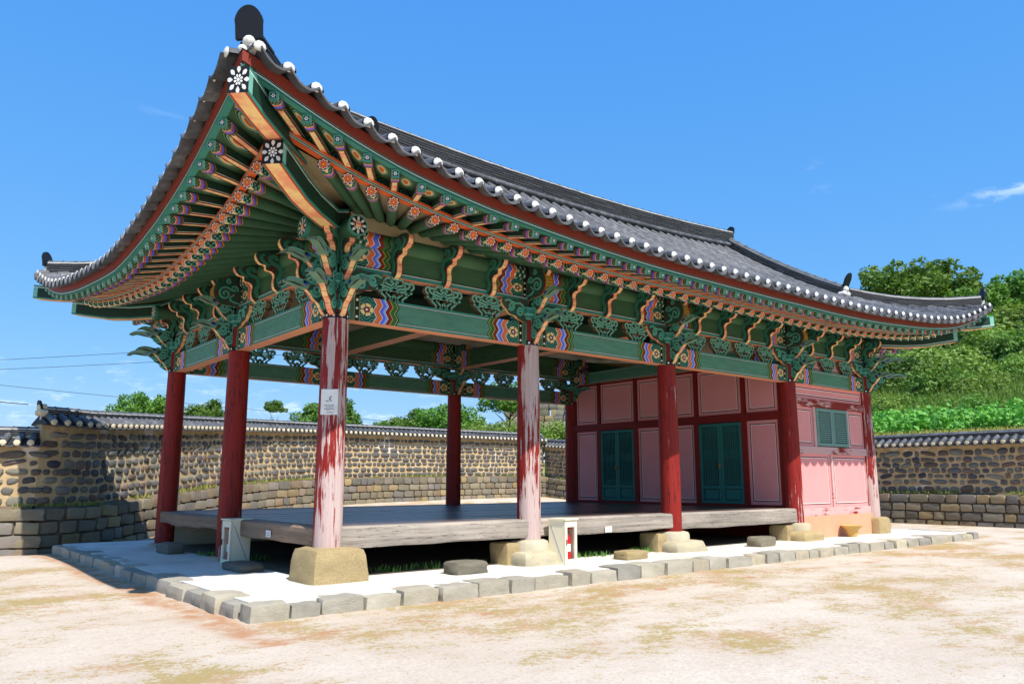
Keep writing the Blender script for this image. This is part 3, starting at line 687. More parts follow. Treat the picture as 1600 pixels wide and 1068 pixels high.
# ---------------------------------------------------------------- columns
m_band=None
g_=Gm('column_band',.6); u_,v_=g_.uv(); du=((u_*10.).fr()-.5)/10.*1.2; dv=(v_-.5)*.075; r_=(du*du+dv*dv).sqrt(); th_=g_.m('ARCTAN2',dv,du)
m_band=g_.out(g_.mix((r_<((th_*3.).cos().abs()*.009+.013)),BLACK,WHITE))
def column(x,y,z0,peel=0.,low=0.,r=.197,top=4.24):
    g=MB(); NS=28; zz=[0,.25,.6,1.2,1.9,2.6,3.2,3.55]; h=3.785-z0
    prof_=[(0,1.0),(.1,1.01),(.35,1.01),(.7,.97),(1,.93)]
    rings=[(z0+h*t,r*k) for t,k in prof_]
    for (za,ra),(zb_,rb) in zip(rings,rings[1:]):
        for k in range(NS):
            A,B=k/NS*2*math.pi,(k+1)/NS*2*math.pi
            g.face([(math.cos(A)*ra,math.sin(A)*ra,za-z0),(math.cos(B)*ra,math.sin(B)*ra,za-z0),(math.cos(B)*rb,math.sin(B)*rb,zb_-z0),(math.cos(A)*rb,math.sin(A)*rb,zb_-z0)])
    o=g.build('column',m_col,pav,smooth=60); o.location=(x,y,z0); o['peel']=peel; o['peel_low']=low; o['seed']=rng.uniform(0,50)
    g=MB(); rb=r*.945
    for k in range(NS):
        A,B=k/NS*2*math.pi,(k+1)/NS*2*math.pi; f=lambda t,z:(x+math.cos(t)*rb,y+math.sin(t)*rb,z)
        g.face([f(A,3.785),f(B,3.785),f(B,3.86),f(A,3.86)],0,[(k/NS,0),((k+1)/NS,0),((k+1)/NS,1),(k/NS,1)])
    g.build('column_band',m_band,pav,smooth=60)
    g=MB(); g.tube([(x,y,3.86),(x,y,top)],r*.9,n=20); g.build('column_neck',m_redwood,pav,smooth=50)
    g=MB(); 
    for z,s in ((4.23,.33),(4.30,.43),(4.42,.43)): pass
    q=[[(x+i*s/2,y+j*s/2,z) for i,j in((-1,-1),(1,-1),(1,1),(-1,1))] for z,s in ((4.225,.34),(4.30,.44),(4.42,.44))]
    for a,b in zip(q,q[1:]):
        for k in range(4): g.face([a[k],a[(k+1)%4],b[(k+1)%4],b[k]],0,[(0,0),(.44,0),(.44,.1),(0,.1)])
    g.face(q[-1],0); g.face(q[0],0); g.build('capital_block',m_capital,pav)
g_=Gm('capital_paint',.6); u_,v_=g_.uv(); c_=g_.mix(((u_-.22).abs()<.012)+(v_<.012)+(v_>.088),TEAL,LTEAL); m_capital=g_.out(g_.hsv(c_,v=g_.noise(scale=9)*.5+.7))
FB=[.60,.545,.535,.555,.575]
for x,z,pe,lo in zip(XC,FB,(.80,.88,.08,.0,.66),(.35,.4,.0,.7,.5)): column(x,0,z,pe,lo)
column(0,YC[1],.22,0,.25); column(0,Y2,.22,0,.1)
for x in XC[1:]: column(x,Y2,.5 if x<X4 else .5)
column(X4,YC[1],.5)
# ---------------------------------------------------------------- base stones
def bstone(name,c,sz,mat,e=7,amp=.03,seed=0,rz=0,n=6,par=pav,taper=None):
    me=superbox(name,seed,e=e,amp=amp,n=n,mats=mat,freq=1.6)
    if taper:
        for v in me.vertices: k=lerp(1,taper,(v.co.z+1)/2); v.co.x*=k; v.co.y*=k
    return inst(name,me,c,(sz[0]/2,sz[1]/2,sz[2]/2),rz,par)
bstone('base_stone',(.03,-.02,.335),(.90,.88,.56),m_yellowstone,9,.02,3,taper=.86)
for i,x in enumerate(XC[1:4]):
    bstone('base_stone',(x-(.10 if i==0 else -.02),-.05,.20),(.84 if i==0 else 1.0,.95,.36),m_palestone if i<2 else m_yellowstone,6,.05,5+i,taper=.9)
    bstone('base_stone',(x-.42,.12,.29),(.28,.5,.46),m_yellowstone,8,.03,15+i)
    g=MB(); z1=FB[i+1]; g.tube([(x,0,.3),(x,0,z1-.06),(x,0,z1-.02),(x,0,z1)],[.34,.335,.315,.25],n=26,cap1=0); g.build('base_stone',m_palestone,pav,smooth=45)
bstone('base_stone',(X4+.03,-.02,.31),(.66,.62,.54),m_yellowstone,8,.03,9)
bstone('base_stone',(0,YC[1],.14),(.6,.6,.17),m_palestone,5,.04,10); bstone('base_stone',(0,Y2,.14),(.62,.6,.17),m_palestone,5,.04,11)
for x in XC[1:]: bstone('base_stone',(x,Y2,.33),(.6,.6,.5),m_palestone,6,.04,12)
# ---------------------------------------------------------------- frieze
def lattice(T,par,half=0,z0=4.165,h=.375,c0=-.03,c1=.05):
    """openwork fan of entwined ribbons standing on the tie beam"""
    g=MB(); S_=[1,-1] if not half else [half]
    for s in S_:
        Q=lambda pts:[(s*a*1.2,z0+b*h) for a,b in pts]
        for path in ([(.05,0),(.03,.12),(.09,.3),(.06,.45),(.0,.5)],[(.0,.5),(.1,.58),(.2,.66),(.23,.8),(.18,.86),(.14,.78),(.17,.7)],[(.0,.52),(.04,.66),(.12,.74),(.13,.9),(.08,.97),(.03,.9),(.06,.8)],
                     [(.14,0),(.12,.12),(.15,.22),(.19,.32),(.16,.45),(.10,.46),(.08,.38),(.12,.31)],[(.14,.5),(.2,.56),(.26,.62),(.29,.74),(.27,.86),(.22,.9)],[(.07,.02),(.02,.2),(0,.3)],[(0,.62),(.03,.72),(0,.8)],[(.24,.62),(.2,.52),(.23,.44),(.27,.5)],[(.19,.33),(.22,.45),(.18,.58)]):
            g.ribbon(crom(Q(path),4,False),lambda t:.031,T,c0,c1,0,1)
    return g.build('fan_lattice',[m_lteal,m_ledge],par)
m_ledge=paint('lattice_edge_paint',srgb(120,86,60))
def hook(T,par):
    """S-shaped bracket under the purlin, T(n,z,c)"""
    out=crom([(0,4.56),(.10,4.555),(.13,4.66),(.12,4.78),(.16,4.84),(.24,4.86),(.25,4.93),(.33,4.95),(.385,5.04),(.37,5.13),(.26,5.17),(.12,5.15),(0,5.12)],4)
    out=[(a*1.2,b) for a,b in out]; T0=T; g=MB(); g.prism(out,T,-.055,.055,1,0); T=lambda n,z,c:T0(n*1.2,z,c*1.08)
    for c0,c1 in ((-.066,-.051),(.051,.066)):
        g.ribbon(crom([(.03,4.6),(.07,4.72),(.03,4.84),(.07,4.94),(.17,4.98),(.2,5.06),(.13,5.09),(.10,5.03)],5,False),.06,T,c0,c1,2,2)
        g.ribbon(crom([(.2,4.93),(.28,4.98),(.32,5.05),(.28,5.1)],4,False),.04,T,c0,c1,2,2); g.ribbon(crom([(.0,4.68),(-.03,4.76),(.0,4.82)],4,False),.035,T,c0,c1,2,2)
    g.build('purlin_hook',[m_edge,m_bface,m_teal2],par)
m_teal2=paint('bracket_teal',srgb(56,124,100)); m_tealr=paint('ribbon_teal',srgb(84,160,138)); m_talon=paint('talon_grey_green',srgb(112,146,122)); m_blue=paint('blue_dot',srgb(50,70,190))
def wing(T,par,tier,k=1.,th=.055):
    """carved bracket arm with an upturned talon, T(n,z,c)"""
    zo=3.86 if tier==0 else 4.25
    O=[(.12,-.03),(.20,-.03),(.27,.03),(.33,.12),(.41,.17),(.48,.25),(.57,.31),(.70,.33),(.86,.36),(.95,.33),(.88,.41),(.75,.44),(.63,.43),(.55,.41),(.48,.44),(.40,.42),(.32,.46),(.22,.44),(.12,.46)]
    if tier==1: O=[(a*.97,b+ (.05*(a/.9)**2)) for a,b in O]
    out=crom([(a*k if a>.2 else a,zo+b) for a,b in O],4)
    g=MB(); g.prism(out,T,-th,th,1,0)
    for q in range(2,len(g.f)):
        a_,b_=out[q-2]; m_=(q-2)/len(out)
        if m_>.30: g.m[q]=3 if a_>.45*k else 2
    for c0,c1 in ((-th-.014,-th),(th,th+.014)):
        f=lambda L_:[(a*k,zo+b+(.05*(a/.9)**2 if tier else 0)) for a,b in L_]
        g.ribbon(f(spiral(.235,.10,.012,.092,0,1.5)),.038,T,c0,c1,2,2); g.ribbon(f(spiral(.37,.29,.012,.098,2.5,1.6)),.040,T,c0,c1,2,2)
        g.ribbon(f(crom([(.2,.2),(.22,.32),(.28,.4),(.38,.39),(.5,.40),(.6,.385)],4,False)),.042,T,c0,c1,2,2); g.ribbon(f(spiral(.24,.3,.01,.065,1,1.3)),.032,T,c0,c1,2,2)
        g.ribbon(f(crom([(.50,.33),(.62,.375),(.76,.395),(.9,.37)],4,False)),lambda t:.085*(1-t*.75),T,c0,c1,3,3); g.ribbon(f([(.535,.36),(.575,.372)]),.035,T,c0+(-.004 if c0<0 else 0),c1+(.004 if c0>0 else 0),4,4)
        g.ribbon(f(crom([(.48,.36),(.56,.40),(.68,.425),(.82,.42),(.93,.345)],4,False)),.018,T,c0,c1,5,5)
    g.build('bracket_wing',[m_edge,m_bface,m_tealr,m_talon,m_blue,m_lteal],par)
def beamhead(T,par):
    out=crom([(0,4.60),(.22,4.60),(.40,4.60),(.50,4.66),(.56,4.78),(.54,4.92),(.46,5.04),(.34,5.12),(.15,5.14),(0,5.14)],5)
    g=MB(); g.prism(out,T,-.10,.10,1,0)
    for c0,c1 in ((-.115,-.10),(.10,.115)):
        g.ribbon(spiral(.36,4.80,.015,.13,-1.2,1.6,24),.03,T,c0,c1,2,2); g.ribbon(spiral(.2,4.9,.01,.07,1.8,1.3),.026,T,c0,c1,2,2); g.ribbon(spiral(.3,5.03,.01,.05,0,1.3),.024,T,c0,c1,2,2)
        g.ribbon(crom([(.05,4.64),(.2,4.66),(.27,4.72),(.2,4.8)],5,False),.028,T,c0,c1,2,2)
    g.build('beam_head',[m_stepochre,m_bface,m_tealr],par)
g_=Gm('stepped_ochre_edge',.6); u_,v_=g_.uv(); s_=(u_*17.).fr(); c_=g_.mix(s_,srgb(214,168,70),srgb(150,100,30)); c_=g_.mix((v_-.5).abs()>.4,c_,MAROON); m_stepochre=g_.out(c_)
def side_scroll(T,par):
    """cloud-shaped arm lying along the wall beside the column head, T(a,z,c)"""
    out=crom([(.12,4.20),(.30,4.20),(.40,4.26),(.52,4.28),(.60,4.36),(.68,4.44),(.66,4.53),(.5,4.535),(.12,4.535)],4); g=MB(); g.prism(out,T,-.04,.04,1,0)
    for c0,c1 in ((-.055,-.04),(.04,.055)):
        g.ribbon(spiral(.30,4.33,.012,.085,0,1.5),.036,T,c0,c1,2,2); g.ribbon(spiral(.5,4.41,.012,.075,2.6,1.5),.034,T,c0,c1,2,2); g.ribbon(crom([(.15,4.25),(.2,4.4),(.3,4.48),(.42,4.47),(.56,4.51),(.65,4.48)],4,False),.034,T,c0,c1,2,2)
    g.build('side_scroll',[m_edge,m_bface,m_tealr],par)
def half_beam(g,T,a0,a1,nn,z0,z1,th,ends=True):
    """painted beam from a0 to a1; the painting starts afresh at each end"""
    am=(a0+a1)/2
    for s,e in ((a0,am),(a1,am)):
        l=abs(e-s)
        for n in (nn,nn-th):
            g.face([T(s,n,z0),T(e,n,z0),T(e,n,z1),T(s,n,z1)],0,[(0,0),(l,0),(l,1),(0,1)])
        g.face([T(s,nn,z0),T(e,nn,z0),T(e,nn-th,z0),T(s,nn-th,z0)],1,[(0,0),(l,0),(l,1),(0,1)])
        g.face([T(s,nn,z1),T(e,nn,z1),T(e,nn-th,z1),T(s,nn-th,z1)],2)
def frieze(sd,nb,skip=(),heads=True):
    T,Ls,CS=SD[sd]
    for i,(a0,a1) in enumerate(zip(CS,CS[1:])):
        g=MB(); half_beam(g,T,a0+.13,a1-.13,.115,3.79,4.165,.23); g.build('tie_beam',[m_beam,m_salmon,m_teal],pav,fix=False)
        g=MB(); half_beam(g,T,a0,a1,.10,4.545,4.625,.2); g.build('bracket_plate',[m_tealstrip,m_salmon,m_teal],pav,fix=False)
        g=MB(); half_beam(g,T,a0,a1,.075,4.625,4.93,.15); g.build('purlin_support',[m_purlin,m_dgreen,m_dgreen],pav,fix=False)
        k=nb[i]
        for j in range(1,k+1):
            a=lerp(a0,a1,j/(k+1))
            if i not in skip or True: lattice((lambda p,b,c,a=a:T(a+p,.02+c,b)),pav)
            hook((lambda n,z,c,a=a:T(a+c,.06+n,z)),pav)
            g=MB(); g.box((a,.02,4.53),(.15,.2,.06),0,T); g.build('bearing_block',m_capital,pav)
        side_scroll((lambda p,b,c:T(a0+p,.10+c,b)),pav); side_scroll((lambda p,b,c:T(a1-p,.10+c,b)),pav)
    # purlin with painted round ends past the corners
    for i,(a0,a1) in enumerate(zip(CS,CS[1:])):
        e0=a0-(.58 if i==0 else 0); e1=a1+(.58 if i==len(CS)-2 else 0); am=(a0+a1)/2
        for s,e,ce in ((e0,am,i==0),(e1,am,i==len(CS)-2)):
            g=MB(); g.tube([T(s,0,5.06),T(e,0,5.06)],.15,n=20,cap0=1 if ce else None,u0=-.58 if ce else 0.); g.build('purlin',[m_purlin2,m_lotusr],pav,smooth=50)
g_=Gm('purlin_round_paint',.6); u_,v_=g_.uv(); m_=g_.noise(scale=4,detail=4); c_=g_.hsv(srgb(66,106,72),v=m_*.6+.7)
w_=u_+(v_*6.).tri()*.05
for lim,col in ((.80,BLACK),(.78,srgb(44,104,44)),(.70,MAROON),(.62,WHITE),(.61,BLUE),(.52,WHITE),(.51,ORANGE),(.42,WHITE)): c_=g_.mix(w_<lim,c_,col)
sc_=((u_*60.).sin()*(v_*40.).sin()); c_=g_.mix(w_<.41,c_,g_.mix(sc_>0.,DGREEN,TEAL)); c_=g_.mix((w_<.41)*(sc_>.7),c_,CREAM); c_=g_.mix(u_<.17,c_,BLACK); c_=g_.mix(u_<.10,c_,OLIVE); c_=g_.mix(u_<0.,c_,GREEN); c_=g_.mix(u_<-.52,c_,TEAL); m_purlin2=g_.out(c_)
m_tealstrip=edge_strip('plate_paint',((0,.08,MAROON),(.85,1.,BLACK),(.74,.85,WHITE)),srgb(50,128,116))
frieze('front',(3,3,4,3)); frieze('left',(3,3)); frieze('back',(3,3,4,3))
# pale wedge boards that lift the fan rafters at the corners
for sd in ('front','left','back'):
    T,Ls,_=SD[sd]
    for A,sg in ((0,1),(Ls,-1)):
        g=MB(); f=lambda a,n,z:T(A+sg*a,n,z)
        g.prism([(.12,5.17),(2.7,5.175),(2.7,5.20),(.12,5.42)],lambda a,z,c:f(a,c,z),-.08,.11,0,0); g.build('wedge_board',m_beige,pav)
# brackets
def dirT(x,y,d):
    d=Vector((*d,0)).normalized(); s=Vector((-d.y,d.x,0)); return lambda n,z,c:(x+d.x*n+s.x*c,y+d.y*n+s.y*c,z)
def brackets(x,y,ds,head=None):
    for d in ds:
        k=1.22 if abs(d[0])+abs(d[1])>1.5 else .92
        for t in (0,1): wing(dirT(x,y,d),pav,t,k)
        T=dirT(x,y,d); hook(lambda n,z,c:T(n+.12,z,c),pav)
    if head: beamhead(dirT(x,y,head),pav)
brackets(0,0,((0,-1),(-1,0),(-1,-1))); brackets(0,Y2,((-1,0),(-1,1),(0,1))); brackets(X4,0,((0,-1),(1,-1),(1,0)))
for x in XC[1:4]: brackets(x,0,((0,-1),),(0,-1)); brackets(x,Y2,((0,-1),))
brackets(0,YC[1],((-1,0),),(-1,0))
for x in XC[1:4]: brackets(x,0,((0,1),)); 
# ---------------------------------------------------------------- inside timbers
for x in XC[1:3]:
    g=MB(); half_beam(g,lambda a,n,z:(x+n,a,z),.1,Y2-.1,.16,4.50,4.95,.32); g.build('cross_beam',[m_purlin,m_salmon,m_dgreen],pav,fix=False)
g=MB(); half_beam(g,lambda a,n,z:(XC[3]+n,a,z),.1,Y2-.1,.14,4.36,4.7,.28); g.build('cross_beam',[m_beam,m_salmon,m_teal],pav,fix=False)
for y in (1.9,5.5):
    g=MB(); g.tube([(.2,y,5.75),(X4-.2,y,5.75)],.15,n=14); g.build('inner_purlin',m_dgreen,pav,smooth=50)
g=MB(); g.face([(-.1,1.7,5.86),(X4,1.7,5.86),(X4,Y2-1.7,5.86),(-.1,Y2-1.7,5.86)]); g.build('inner_ceiling',m_dgreen,pav,fix=False)
DUST=False
# ---------------------------------------------------------------- raised timber floor
FZ=.87; FX1=XC[3]-.08
for i,(a,b) in enumerate(((-.02,XC[1]),(XC[1],XC[2]),(XC[2],FX1))):
    y=.10; 
    while y<Y2-.05:
        wd=min(rng.uniform(.24,.36),Y2-.02-y); g=MB(); g.box(((a+b)/2,y+wd/2,FZ-.03+rng.uniform(-.003,.003)),(b-a-.008,wd-.008,.06)); g.build('floor_plank',m_floor,pav); y+=wd
def rough_beam(p,q,wd,h,mat,seed,zt_=FZ+.005):
    p=Vector((*p,0));q=Vector((*q,0)); L_=(q-p).length; t=(q-p)/L_; s=Vector((-t.y,t.x,0)); g=MB(); N=max(6,int(L_/.25)); ring=[]
    for i in range(N+1):
        u=i/N*L_; c=p+t*u; j=lambda k:(mnoise.noise(Vector((u*1.1,seed*3.+k*5,0)))*.02)
        ring.append([c-s*(wd/2+j(1))+Vector((0,0,zt_-h+j(2)*2)),c+s*wd/2+Vector((0,0,zt_-h+j(3))),c+s*wd/2+Vector((0,0,zt_)),c-s*(wd/2-.02+j(4))+Vector((0,0,zt_)),c-s*(wd/2+.012+j(5))+Vector((0,0,zt_-.03)),c-s*(wd/2+.015+j(6))+Vector((0,0,zt_-h+.03))])
    for i in range(N):
        for k in range(6): g.face([ring[i][k],ring[i+1][k],ring[i+1][(k+1)%6],ring[i][(k+1)%6]])
    g.face(ring[0]);g.face(ring[-1]); g.build('floor_edge_beam',mat,pav,smooth=35)
for i in range(3): rough_beam((XC[i]+.06,.0),(XC[i+1]-.10,.0),.26,.29 if i!=2 else .31,m_beamwood,i)
rough_beam((-.02,Y2+.1),(-.02,YC[1]),.26,.23,m_beamwood_y,5); rough_beam((-.02,YC[1]),(-.02,.1),.26,.26,m_beamwood_y,6)
rough_beam((FX1,Y2),(0,Y2),.26,.28,m_beamwood,7)
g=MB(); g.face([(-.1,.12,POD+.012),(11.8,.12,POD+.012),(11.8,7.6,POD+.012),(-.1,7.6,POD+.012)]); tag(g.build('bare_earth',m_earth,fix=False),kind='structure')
g=MB(); g.box((5.8,7.35,.36),(11.6,.12,.5)); g.build('underfloor_light_block',m_palestone,pav)  # added wall closing the back of the underfloor so it stays dark
# ---------------------------------------------------------------- panelled wall between hall and room
def panel(T,a0,a1,z0,z1,n=.0,par=pav,mat=None,name='wall_panel',th=.04):
    g=MB(); w_,h_=a1-a0,z1-z0
    g.box((0,0,0),(w_,th,h_),0); 
    for i in range(len(g.u)):
        pass
    c=Vector(T((a0+a1)/2,n,(z0+z1)/2)); ax=Vector(T(1,0,0))-Vector(T(0,0,0)); ny=Vector(T(0,-1,0))-Vector(T(0,0,0))
    o=g.build(name,mat or m_pink,par); M_=Matrix((( ax.x,ny.x,0),(ax.y,ny.y,0),(ax.z,ny.z,1))).to_4x4(); M_.translation=c; o.matrix_world=M_; o['pw']=w_; o['ph']=h_; return o
Tp=lambda a,n,z:(XC[3]-n,a,z)      # partition: a=y, outward = -x
def bar(T,a0,a1,z0,z1,th,mat,n=0.,name='timber',par=pav):
    g=MB(); g.box(((a0+a1)/2,n,(z0+z1)/2),(a1-a0,th,z1-z0),0,T); return g.build(name,mat,par)
ED=[.2,1.22,2.66,YM,Y2-2.66,Y2-1.22,Y2-.2]
for k,(a0,a1) in enumerate(zip(ED,ED[1:])):
    panel(Tp,a0+.075,a1-.075,3.15,4.30,.0)
    if k not in (1,4): panel(Tp,a0+.075,a1-.075,.93,2.94,0)
for a in ED: bar(Tp,a-.075,a+.075,.88,2.95,.13,m_redwood,name='wall_post'); bar(Tp,a-.05,a+.05,3.14,4.5,.12,m_redwood,name='wall_post')
bar(Tp,.12,Y2-.12,2.95,3.14,.16,m_redwood,name='wall_rail'); bar(Tp,.12,Y2-.12,.80,.93,.17,m_redwood,name='wall_rail')
g=MB(); g.box((Y2/2,-.1,2.5),(Y2-.2,.05,3.4),0,Tp); g.build('wall_back',m_redwood,pav)
m_door=paint('teal_door_paint',srgb(44,112,104)); m_paper=paint('door_paper',srgb(52,72,70)); m_brass=paint('brass',srgb(150,110,40),.35)
def leaf(T,a0,a1,z0,z1,kick,vert=True,n=.03,groups=True,par=pav):
    fr=.075; g=MB(); g.box(((a0+a1)/2,n-.03,(z0+z1)/2),(a1-a0-.02,.02,z1-z0-.02),0,T); o=g.build('door_leaf' if kick else 'window_leaf',m_paper,par)
    g=MB()
    for (b0,b1,y0,y1) in ((a0,a0+fr,z0,z1),(a1-fr,a1,z0,z1),(a0+fr,a1-fr,z1-fr,z1),(a0+fr,a1-fr,z0,z0+fr))+(((a0+fr,a1-fr,z0+kick,z0+kick+fr),) if kick else ()): g.box(((b0+b1)/2,n,(y0+y1)/2),(b1-b0,.05,y1-y0),0,T)
    if kick: g.box(((a0+a1)/2,n-.008,z0+kick/2+fr/2),(a1-a0-2*fr-.05,.03,kick-fr-.05),0,T)
    g.build('leaf_frame',m_door,o)
    g=MB(); A0,A1,Z0,Z1=a0+fr,a1-fr,z0+(kick+fr if kick else fr),z1-fr
    if vert: nv,hz=9,[.03,.06,.09,.46,.49,.52,.55,.58,.9,.93,.96]
    else: nv,hz=9,[i/15 for i in range(1,15)]
    for i in range(1,nv): g.box((lerp(A0,A1,i/nv),n-.005,(Z0+Z1)/2),(.014,.022,Z1-Z0),0,T)
    for f in hz: g.box(((A0+A1)/2,n-.003,lerp(Z0,Z1,f)),(A1-A0,.022,.013 if vert else .02),0,T)
    g.build('lattice',m_door,o); return o
for a0,a1 in ((1.30,2.58),(Y2-2.58,Y2-1.30)):
    am=(a0+a1)/2; leaf(Tp,a0,am-.003,.94,2.93,.36); o=leaf(Tp,am+.003,a1,.94,2.93,.36)
    g=MB(); g.box((am+.03,.075,1.86),(.05,.04,.09),0,Tp); g.build('lock',m_brass,o)
for a in (.72,YM-.55,YM+.55,Y2-.72):
    g=MB(); g.tube([Tp(a,.02,1.9),Tp(a,.035,1.9)],.022,n=10,cap1=0); g.build('panel_stud',m_mortar,pav)
# ---------------------------------------------------------------- front wall of the closed room
Tf=lambda a,n,z:(a,-n,z); A0,A1=XC[3]+.17,X4-.17
def sgn(T): return T
panel(Tf,A0,A1,3.45,3.80); panel(Tf,A0,12.72,2.31,3.26); panel(Tf,14.42,A1,2.31,3.26); panel(Tf,A0,13.40,.86,2.14); panel(Tf,13.50,A1,.86,2.14)
bar(Tf,A0,A1,3.26,3.45,.14,m_wornred,name='wall_rail'); bar(Tf,A0,A1,2.13,2.31,.14,m_wornpink,name='wall_rail'); bar(Tf,A0,A1,.68,.86,.14,m_wornpink,name='wall_rail')
for a,z0,z1 in ((13.45,.86,2.13),(12.77,2.31,3.26),(14.37,2.31,3.26)): bar(Tf,a-.05,a+.05,z0,z1,.12,m_wornpink,name='wall_post')
m_door0=m_door; m_door=paint('faded_window_paint',srgb(112,146,138)); leaf(Tf,12.83,13.565,2.33,3.25,0,False,.05); leaf(Tf,13.575,14.31,2.33,3.25,0,False,.05)
panel(Tf,A0-.1,A1,.05,.68,.03,mat=m_peach,name='plaster_skirting',th=.16); panel(Tf,A0,A1,4.165,4.54,-.06,mat=m_pinkplain if 'm_pinkplain' in globals() else m_pink,name='frieze_infill')
g=MB(); g.box((13.55,3.7,2.4),(3.5,7.2,4.6)); 
for f in range(6): pass
g.build('room_light_block',m_redwood,pav).scale=(1,1,1)  # hidden solid box added inside the room to block light
# ================================================================ SMALL THINGS
def bowl():
    t=tag(empty('clay_bowl',(13.6,-.36,POD)),'ochre flared clay bowl standing against the peach skirting of the room wall','bowl'); g=MB()
    pr=[(.10,0),(.13,.1),(.15,.17),(.24,.25),(.25,.27),(.22,.26),(.12,.18),(.0,.17)]
    for (r0,z0),(r1,z1) in zip(pr,pr[1:]):
        for k in range(18):
            A,B=k/18*6.2832,(k+1)/18*6.2832; g.face([(13.6+math.cos(A)*r0,-.36+math.sin(A)*r0,POD+z0),(13.6+math.cos(B)*r0,-.36+math.sin(B)*r0,POD+z0),(13.6+math.cos(B)*r1,-.36+math.sin(B)*r1,POD+z1),(13.6+math.cos(A)*r1,-.36+math.sin(A)*r1,POD+z1)])
    o=g.build('vessel',m_clay,None,smooth=50); o.parent=t; o.matrix_parent_inverse=Matrix.Translation((-13.6,.36,-POD))
m_clay=paint('ochre_clay',srgb(196,160,90)); bowl()
def step(c,sz,rz,mat,label,seed):
    me=superbox('step_stone',seed,e=6,amp=.05,n=5,mats=mat,freq=1.5)
    tag(inst('step_stone',me,(c[0],c[1],POD+sz[2]/2-.02),(sz[0]/2,sz[1]/2,sz[2]/2),rz),label,'stone','step stones along the timber floor')
step((1.98,-.52),(.62,.40,.20),.0,m_darkstone,'low rough step stone between the big ochre plinth and the next column',31)
step((5.45,-.62),(.60,.36,.17),.0,m_yellowstone,'ochre step stone before the edge beam between extinguisher box and smooth red column',32)
step((9.55,-.52),(.66,.36,.22),.05,m_darkstone,'squared step stone in front of the floor beside the painted room',33)
step((-.42,5.55),(.36,.62,.22),.1,m_darkstone,'dark shaded step stone at the foot of the far corner column',34)
step((-.42,1.95),(.4,.85,.14),.0,m_darkstone,'flat dark slab lying beside the shaded extinguisher box',35)
m_boxw=paint('white_box_paint',srgb(232,224,196),.5,.08); m_boxback=paint('dark_box_back',srgb(58,52,54),.15); m_red=paint('extinguisher_red',srgb(200,28,30),.35); m_boxl=paint('box_brace',srgb(150,160,176))
def extbox(x,y,rz,label):
    t=tag(empty('extinguisher_box',(x,y,POD)),label,'extinguisher box','fire extinguisher boxes on the podium'); t.rotation_euler=(0,0,rz)
    def ad(nm,boxes,mat,par=None):
        g=MB()
        for c,d in boxes: g.box(c,d)
        o=g.build(nm,mat); o.parent=par or t; return o
    w,d,h=.30,.34,.70   # front faces local -y
    ad('cabinet',(((0,d/2-.01,h/2),(w,.02,h)),((-w/2+.01,0,h/2),(.02,d-.04,h)),((w/2-.01,0,h/2),(.02,d-.04,h)),((0,0,.012),(w-.04,d-.04,.024)),((0,0,h-.012),(w-.04,d-.04,.024))),m_boxw)
    ad('lid',(((0,-.01,h+.012),(w+.04,d+.05,.022)),),m_boxw)
    dr=ad('door_frame',(((-w/2+.0275,-d/2,h/2),(.055,.025,h-.02)),((w/2-.0275,-d/2,h/2),(.055,.025,h-.02)),((0,-d/2,.045),(w-.11,.025,.07)),((0,-d/2,h-.06),(w-.11,.025,.1))),m_boxw)
    ad('handle',(((-w/2+.03,-d/2-.018,h*.5),(.014,.015,.09)),),m_tiledark,dr)
    for s in (-1,1):
        g=MB(); g.box((0,0,0),(.004,.012,.62)); o=g.build('brace',m_boxl); o.parent=t; o.location=(s*(w/2+.002),0,h*.48); o.rotation_euler=(.42*s,0,0)
    g=MB(); g.tube([(0,-.07,.03),(0,-.07,.40),(0,-.07,.45),(0,-.07,.48)],[.078,.078,.058,.03],n=16,cap0=0); ex=g.build('extinguisher',m_red,smooth=50); ex.parent=t
    g=MB(); g.tube([(0,-.07,.2),(0,-.07,.32)],.0795,n=16); o=g.build('paper_label',m_white,smooth=50); o.parent=ex
    g=MB(); g.tube([(0,-.07,.48),(0,-.07,.55)],.028,n=10); g.box((0,-.09,.56),(.035,.13,.03)); o=g.build('valve',m_red); o.parent=ex
    ad('inside_back',(((0,d/2-.03,h/2),(w-.05,.01,h-.05)),),m_boxback)  # dark sheet lining the inside back of the cabinet
extbox(4.02,-.42,.12,'sunlit white fire extinguisher box beside the peeling column with red bottle inside')
extbox(-.16,2.95,-math.pi/2+.1,'shaded white fire extinguisher box beside the dark red side column')
def notice():
    d=Vector((-.62,-.78,0)).normalized(); c=Vector((0,0,2.58))+d*.205; s=Vector((-d.y,d.x,0)); rz=math.atan2(s.y,s.x)
    t=tag(empty('notice_plate',c),'white notice plate fixed to the peeling corner column','sign'); t.rotation_euler=(0,0,rz+math.pi)
    def ad(nm,bx,mat):
        g=MB(); [g.box(c_,d_) for c_,d_ in bx]; o=g.build(nm,mat); o.parent=t; return o
    f=1  # local +y faces out of the column after the turn
    ad('plate',(((0,0,0),(.235,.012,.355)),),m_white)
    ink=paint('notice_ink',srgb(70,74,80))
    ad('printed_lines',tuple(((x_,f*.0075,z_),(w_,.002,h_)) for x_,z_,w_,h_ in ((0,-.05,.14,.008),(-.005,-.078,.11,.006),(0,-.098,.14,.006),(.02,-.112,.05,.004),(-.01,-.145,.09,.006))),ink)
    g=MB(); g.ribbon(crom([(-.03,.08),(-.005,.06),(-.01,.03),(-.03,.012)],5,False),.012,lambda a,b,c_:(a,f*(.0065+c_),b),0,.002); g.box((.03,f*.0075,.012),(.045,.002,.009)); o=g.build('printed_emblem',ink); o.parent=t
notice()
